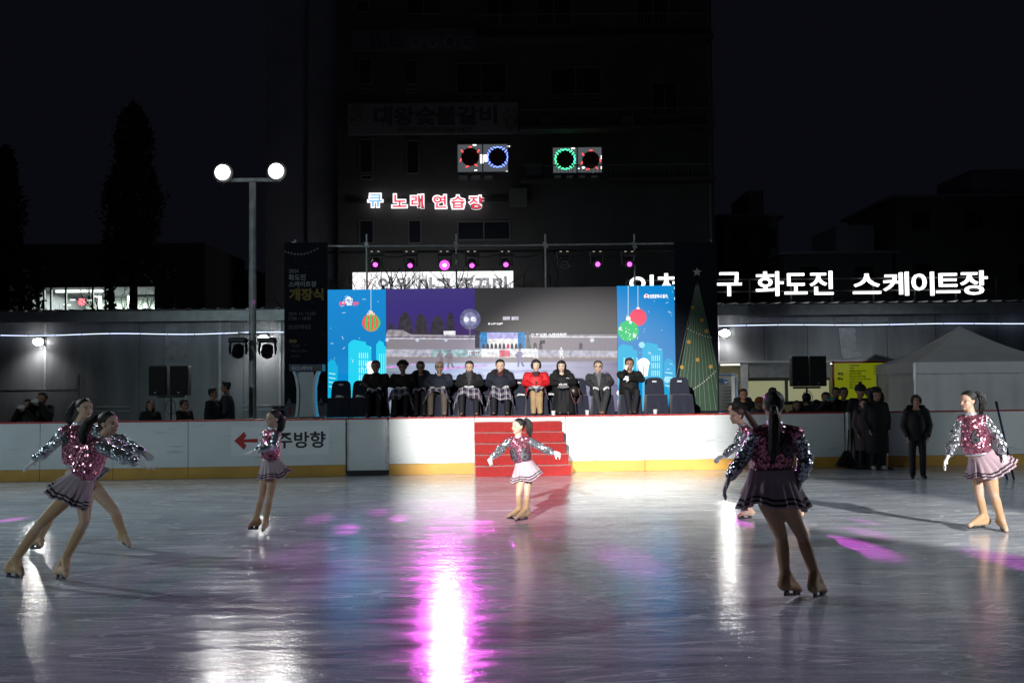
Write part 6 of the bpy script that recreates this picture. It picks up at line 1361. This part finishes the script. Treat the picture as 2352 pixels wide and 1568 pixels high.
# ---------------------------------------------------------------- spectators
def stand(u, v_head, Y, label, opt):
    s = opt.get('s', 1.0); hp = at(u, v_head, Y); x = hp.x; th = opt.get('face', -90); f = V((math.cos(math.radians(th)), math.sin(math.radians(th)), 0)); r = f.cross(ZU)
    H = .24*s; zt_ = hp.z; sc_ = (zt_+.11*s)/1.70
    K = lambda a, b, z_: V((x, Y, 0))+r*(a*sc_)+f*(b*sc_)+ZU*(z_*sc_)
    J = dict(head=V((x, Y, zt_)), hf=f+V((0, 0, opt.get('tilt', 0)))+r*opt.get('hturn', 0), hu=ZU, neck=K(0, -.03, 1.42), shoL=K(-.18, -.02, 1.36), shoR=K(.18, -.02, 1.36), waist=K(0, -.02, 1.05), pelvis=K(0, -.01, .92), hipL=K(-.09, 0, .88), hipR=K(.09, 0, .88),
             kneL=K(-.10, .03, .48), kneR=K(.10, .03, .48), ankL=K(-.10, 0, .08), ankR=K(.10, 0, .08), toeL=K(-.12, .14, .04), toeR=K(.12, .14, .04), elbL=K(-.25, -.02, 1.08), elbR=K(.25, -.02, 1.08), wriL=K(-.20, .12, .88), wriR=K(.20, .12, .88))
    for k, sg in (('L', -1), ('R', 1)): J['hd'+k] = V((0, 0, -1))+f*.3; J['hn'+k] = r*(-sg); J['ts'+k] = -sg
    if opt.get('phone'):
        for k, sg in (('L', -1), ('R', 1)): J['elb'+k] = K(sg*.27, .16, 1.22); J['wri'+k] = K(sg*.10, .30, 1.47); J['hd'+k] = ZU*.6-r*(sg*.7)+f*.1; J['hn'+k] = -f; J['ts'+k] = -sg
    if opt.get('onearm'): J['elbR'] = K(.22, .18, 1.12); J['wriR'] = K(.12, .34, 1.18); J['hdR'] = f; J['hnR'] = V((0, 0, -1))
    J['curl'] = .4
    t = empty('person', (x, Y, 0), label, 'person', opt.get('group', 'spectators behind the barrier')); person_body(t, J, sc_, H, skin=opt.get('skin', SD), voxel=.013)
    m = opt.get('coat', BLK); sl, sr = J['shoL'], J['shoR']; mb = MB(); up = ZU; fat = opt.get('fat', 1.0)*1.15
    lo = opt.get('long', .78)
    secs = [(K(0, 0, lo), .20, .16), (K(0, -.01, .95), .205, .165), (K(0, -.02, 1.15), .195, .155), (K(0, -.02, 1.30), .19, .13), (K(0, -.03, 1.40), .09, .09)]
    mb.loft([(c, r, f, a*fat*sc_, b*fat*sc_) for c, a, b in secs], 16)
    for k in 'LR': a, b, c = J['sho'+k], J['elb'+k], J['wri'+k]; mb.cap(J['neck'].lerp(a, .4)-ZU*.04, a, .078*sc_, .084*sc_); mb.cap(a, b, .080*sc_, .070*sc_); mb.cap(b, c, .070*sc_, .050*sc_)
    if opt.get('hood'):
        for i in range(9): a = math.pi*i/8; mb.ell(J['neck']+r*(math.cos(a)*.14*s)-f*(.03+.05*math.sin(a))+ZU*.03, .058*s)
    blob('coat', mb, m, t, .015, 3)
    if opt.get('hoodup'):
        mb = MB(); c = J['head']; mb.ell(c-f*.06*s+ZU*.02, (.13*s, .13*s, .155*s)); mb.ell(c+ZU*.10*s, (.11*s, .11*s, .07*s)); 
        for sg in (-1, 1): mb.ell(c+r*(sg*.11*s)-ZU*.05, (.045*s, .06*s, .12*s))
        blob('hood', mb, m, t, .012, 3)
    mb = MB()
    for k in 'LR': mb.cap(J['hip'+k], J['kne'+k], .090*sc_, .070*sc_); mb.cap(J['kne'+k], J['ank'+k], .070*sc_, .060*sc_)
    blob('trousers', mb, opt.get('trous', M_trous), t, .015, 2)
    for k in 'LR': mb = MB(); mb.cap(J['ank'+k]-ZU*.02, J['toe'+k], .050*sc_, .042*sc_); blob('shoe', mb, opt.get('shoe', M_shoeb), t, .012, 2)
    if opt.get('hat'):
        mb = MB(); mb.ell(J['head']+ZU*.06*s, (.115*s, .12*s, .09*s)); mb.loft([(J['head']+ZU*.015*s, XR, V((0, 1, 0)), .112*s, .115*s), (J['head']+ZU*.055*s, XR, V((0, 1, 0)), .12*s, .123*s)], 16)
        if opt.get('bobble'): mb.ell(J['head']+ZU*.16*s, .035*s)
        blob('knit_hat', mb, opt['hat'], t, .010, 2)
    if opt.get('hair', 'short'): hair(t, J, H, M_hair, opt.get('hair', 'short'), voxel=.013)
    if opt.get('phone'):
        c = (J['wriL']+J['wriR'])/2+ZU*.07+f*.05; q = empty('smartphone', c, opt['phone'], 'phone'); mb = MB().use(opt.get('pm', mat('phone_case', (.5, .5, .52), .4))); mb.box(c, (.15, .009, .075), (r, f, ZU)); mb.build('case', q, bevel=.003); mb = MB().use(M_dark); mb.box(c-f*.0065, (.14, .003, .067), (r, f, ZU)); mb.build('display', q)
        mb = MB().use(M_dark); mb.box(c+f*.0065+r*.05+ZU*.018, (.02, .004, .02), (r, f, ZU)); mb.build('camera_bump', q)
    return t, J, K, f, r
R1 = random.Random(2)
stand(65, 930, 20.6, 'photographer in black holding up a phone, left of two at the far left barrier', dict(phone='white phone held up by the left photographer', hair='short', s=.95))
_, J, K, f, r = stand(97, 915, 20.8, 'photographer with a pass on his chest holding up a phone at the far left', dict(phone='pale phone held up by the photographer with the pass', hair='short'))
q = empty('name_pass', K(-.02, .19, 1.02), 'pale blue visitor pass hanging on the photographer at the far left', 'pass'); mb = MB().use(mat('pass_blue', (.30, .36, .42), .4)); mb.box(K(-.02, .175, 1.03), (.09, .005, .13), (r, f, ZU)); mb.build('card', q); mb = MB().use(M_dark); mb.box(K(-.02, .18, 1.11), (.10, .006, .01), (r, f, ZU)); mb.build('clip', q)
stand(346, 932, 21.5, 'person with long dark hair in black standing left of the loudspeaker stand', dict(hair='long', face=-60, s=.95))
stand(424, 930, 21.8, 'man in black stretching his hand forward under the left loudspeakers', dict(hair='short', face=-35, onearm=1, s=.95))
stand(490, 903, 22.2, 'shorter man in black facing right, in talk beside the pole', dict(hair='short', face=-10, s=.97))
stand(518, 888, 22.6, 'taller man in a dark coat facing left, in talk beside the pole', dict(hair='short', face=190, coat=GRY, s=1.0))
YR = 21.2
stand(1707, 906, YR, 'man in a black coat standing right of the tree banner', dict(hair='short', hood=1))
stand(1680, 938, YR+.5, 'person in a grey-green jacket bending beside the price list', dict(hair='short', s=.9, coat=coat_mat('coat_olive', (.05, .05, .045))))
stand(1745, 925, YR-.1, 'child in an orange knit hat behind the barrier', dict(hair=None, hat=mat('hat_orange', (.45, .10, .03), .9, var=.2, scale=50), coat=coat_mat('coat_greenish', (.06, .065, .055)), s=.9, hturn=-.6))
stand(1775, 903, YR+.6, 'man with short hair seen behind the big dark skater', dict(hair='short'))
stand(1831, 932, YR, 'woman with long hair in black left of the kiosk stand', dict(hair='long', s=.9, coat=BRN))
stand(1853, 916, YR+.1, 'person with round black hair looking away in front of the kiosk stand', dict(hair='short', face=60))
stand(1876, 930, YR+.5, 'person in black half hidden right of the kiosk stand', dict(hair='bob', s=.92))
TEAL = emi('phone_teal', '#3f8f86', .5)
stand(1897, 914, YR-.1, 'person holding up a teal phone behind the barrier', dict(hair='short', phone='teal phone held up behind the barrier on the right', pm=mat('phone_teal_case', (.12, .50, .46), .4), hturn=.2))
stand(1921, 903, YR+.5, 'man in black behind the person with the teal phone', dict(hair='short', face=-110))
stand(1938, 903, YR-.1, 'young man in black in front of the yellow menu board', dict(hair='short', skin=SD))
stand(1957, 935, YR+.2, 'child with dark hair between the young man and the gate gap', dict(hair='bob', s=.88))
grp = 'people standing in the barrier gap'
stand(1976, 898, 20.0, 'person in a knitted bobble hat in the barrier gap', dict(hair=None, hat=mat('hat_black', (.02, .02, .02), .9, var=.3, scale=50), bobble=1, hturn=-.5, group=grp))
stand(1984, 928, 19.2, 'girl in a pinkish long coat in the barrier gap', dict(hair='long', coat=coat_mat('coat_mauve', (.055, .035, .04)), s=.85, long=.45, group=grp))
stand(1999, 905, 20.2, 'person half hidden behind the hooded woman in the gap', dict(hair='short', group=grp))
stand(2012, 908, 19.0, 'woman in a long black hooded coat and pale shoes in the barrier gap', dict(hair='long', hoodup=1, long=.35, fat=1.05, group=grp, shoe=mat('shoe_pale', (.35, .33, .32), .6)))
_, J, K, f, r = stand(2104, 920, 17.3, 'child in black carrying a backpack, standing alone on the ice at the right barrier', dict(hair='bob', hood=1, s=.82, fat=.85, face=-105, group='spectators on the ice'))
q = empty('backpack', K(.0, -.25, 1.1), 'dark round backpack on the lone child at the right barrier', 'backpack'); mb = MB(); mb.ell(K(.16, -.20, 1.12), (.13, .12, .19)); mb.ell(K(.18, -.26, 1.04), (.08, .06, .09)); blob('pack', mb, mat('pack_black', (.02, .02, .022), .6), q, .012, 2)
# brush and poles by the barrier
p = bl(1946, .25); t = empty('broom', p, 'black wide broom leaning at the barrier end post', 'broom'); mb = MB().use(mat('bristle', (.012, .012, .012), .9)); rn = random.Random(1)
for i in range(150): a = V((rn.uniform(-.16, .10), rn.uniform(-.05, .05), 0)); mb.cap(p+a*.4+ZU*.34, p+a*1.5+V((0, 0, rn.uniform(.02, .08))), .006, .004, 4)
mb.build('bristles', t); mb = MB().use(mat('broom_wood', (.03, .025, .02), .7)); mb.tube([p+ZU*.3, bl(1950, .02)+ZU*1.0+V((.05, .1, 0))], .014, 8); mb.build('handle', t)
p0 = bl(1955, .3); p1 = bl(2040, .3); t = tag(MB().use(mat('rubber_mat', (.015, .015, .016), .9, bump=.5, bscale=60)).box((p0+p1)/2+V((0, .55, .012)), ((p1-p0).length, 1.5, .024)).build('rubber_mat', origin=(p0+p1)/2), 'black rubber mat on the ice in the barrier gap', 'mat')
for (u0, v0, u1, v1, lab) in ((2288, 923, 2300, 1010, 'long dark blue pole leaning behind the right skater'), (2276, 964, 2284, 1015, 'shorter dark pole leaning left of the blue pole')):
    a, b = at(u0, v0, 17.2), at(u1, v1, 17.2); b2 = b+(b-a)*(b.z/(a.z-b.z)); b2.y -= .25; m_ = MB().use(mat('pole_blue', (.015, .04, .14), .4)).tube([b2, a], .018, 8); m_.use(M_dark).tube([a-(a-b2).normalized()*.10, a+(a-b2).normalized()*.01], .022, 8); tag(m_.build('pole', origin=b2), lab, 'pole')

# ---------------------------------------------------------------- one part per separate piece
def split_loose(o):
    me = o.data; par = list(range(len(me.vertices)))
    def fnd(a):
        while par[a] != a: par[a] = par[par[a]]; a = par[a]
        return a
    for p in me.polygons:
        vs = list(p.vertices); a = fnd(vs[0])
        for b in vs[1:]: par[fnd(b)] = a
    grp = {}
    for p in me.polygons: grp.setdefault(fnd(p.vertices[0]), []).append(p)
    if len(grp) < 2: return
    for ps in grp.values():
        ids = sorted({v for p in ps for v in p.vertices}); mp = {v: i for i, v in enumerate(ids)}
        m2 = bpy.data.meshes.new(me.name); m2.from_pydata([tuple(me.vertices[v].co) for v in ids], [], [tuple(mp[v] for v in p.vertices) for p in ps])
        for x in me.materials: m2.materials.append(x)
        m2.polygons.foreach_set('material_index', [p.material_index for p in ps]); q = bpy.data.objects.new(o.name.split('.')[0], m2); COL.objects.link(q); q.parent = o.parent; q.location = o.location
    bpy.data.objects.remove(o)
for o in [o for o in COL.objects if o.type == 'MESH' and o.parent and o.name.split('.')[0] in ('patch', 'batten', 'panel_joint', 'air_conditioner', 'inside_lamp', 'balcony_slab', 'drain_pipe', 'mullion', 'ceiling_lamp', 'ceiling_tube', 'sticker', 'picture', 'display', 'yoke', 'button', 'badge', 'cable')]: split_loose(o)
for o in [o for o in COL.objects if o.type == 'MESH' and o.parent and o.name.split('.')[0] == 'window' and o.parent.name.startswith('distant_house')]: split_loose(o)
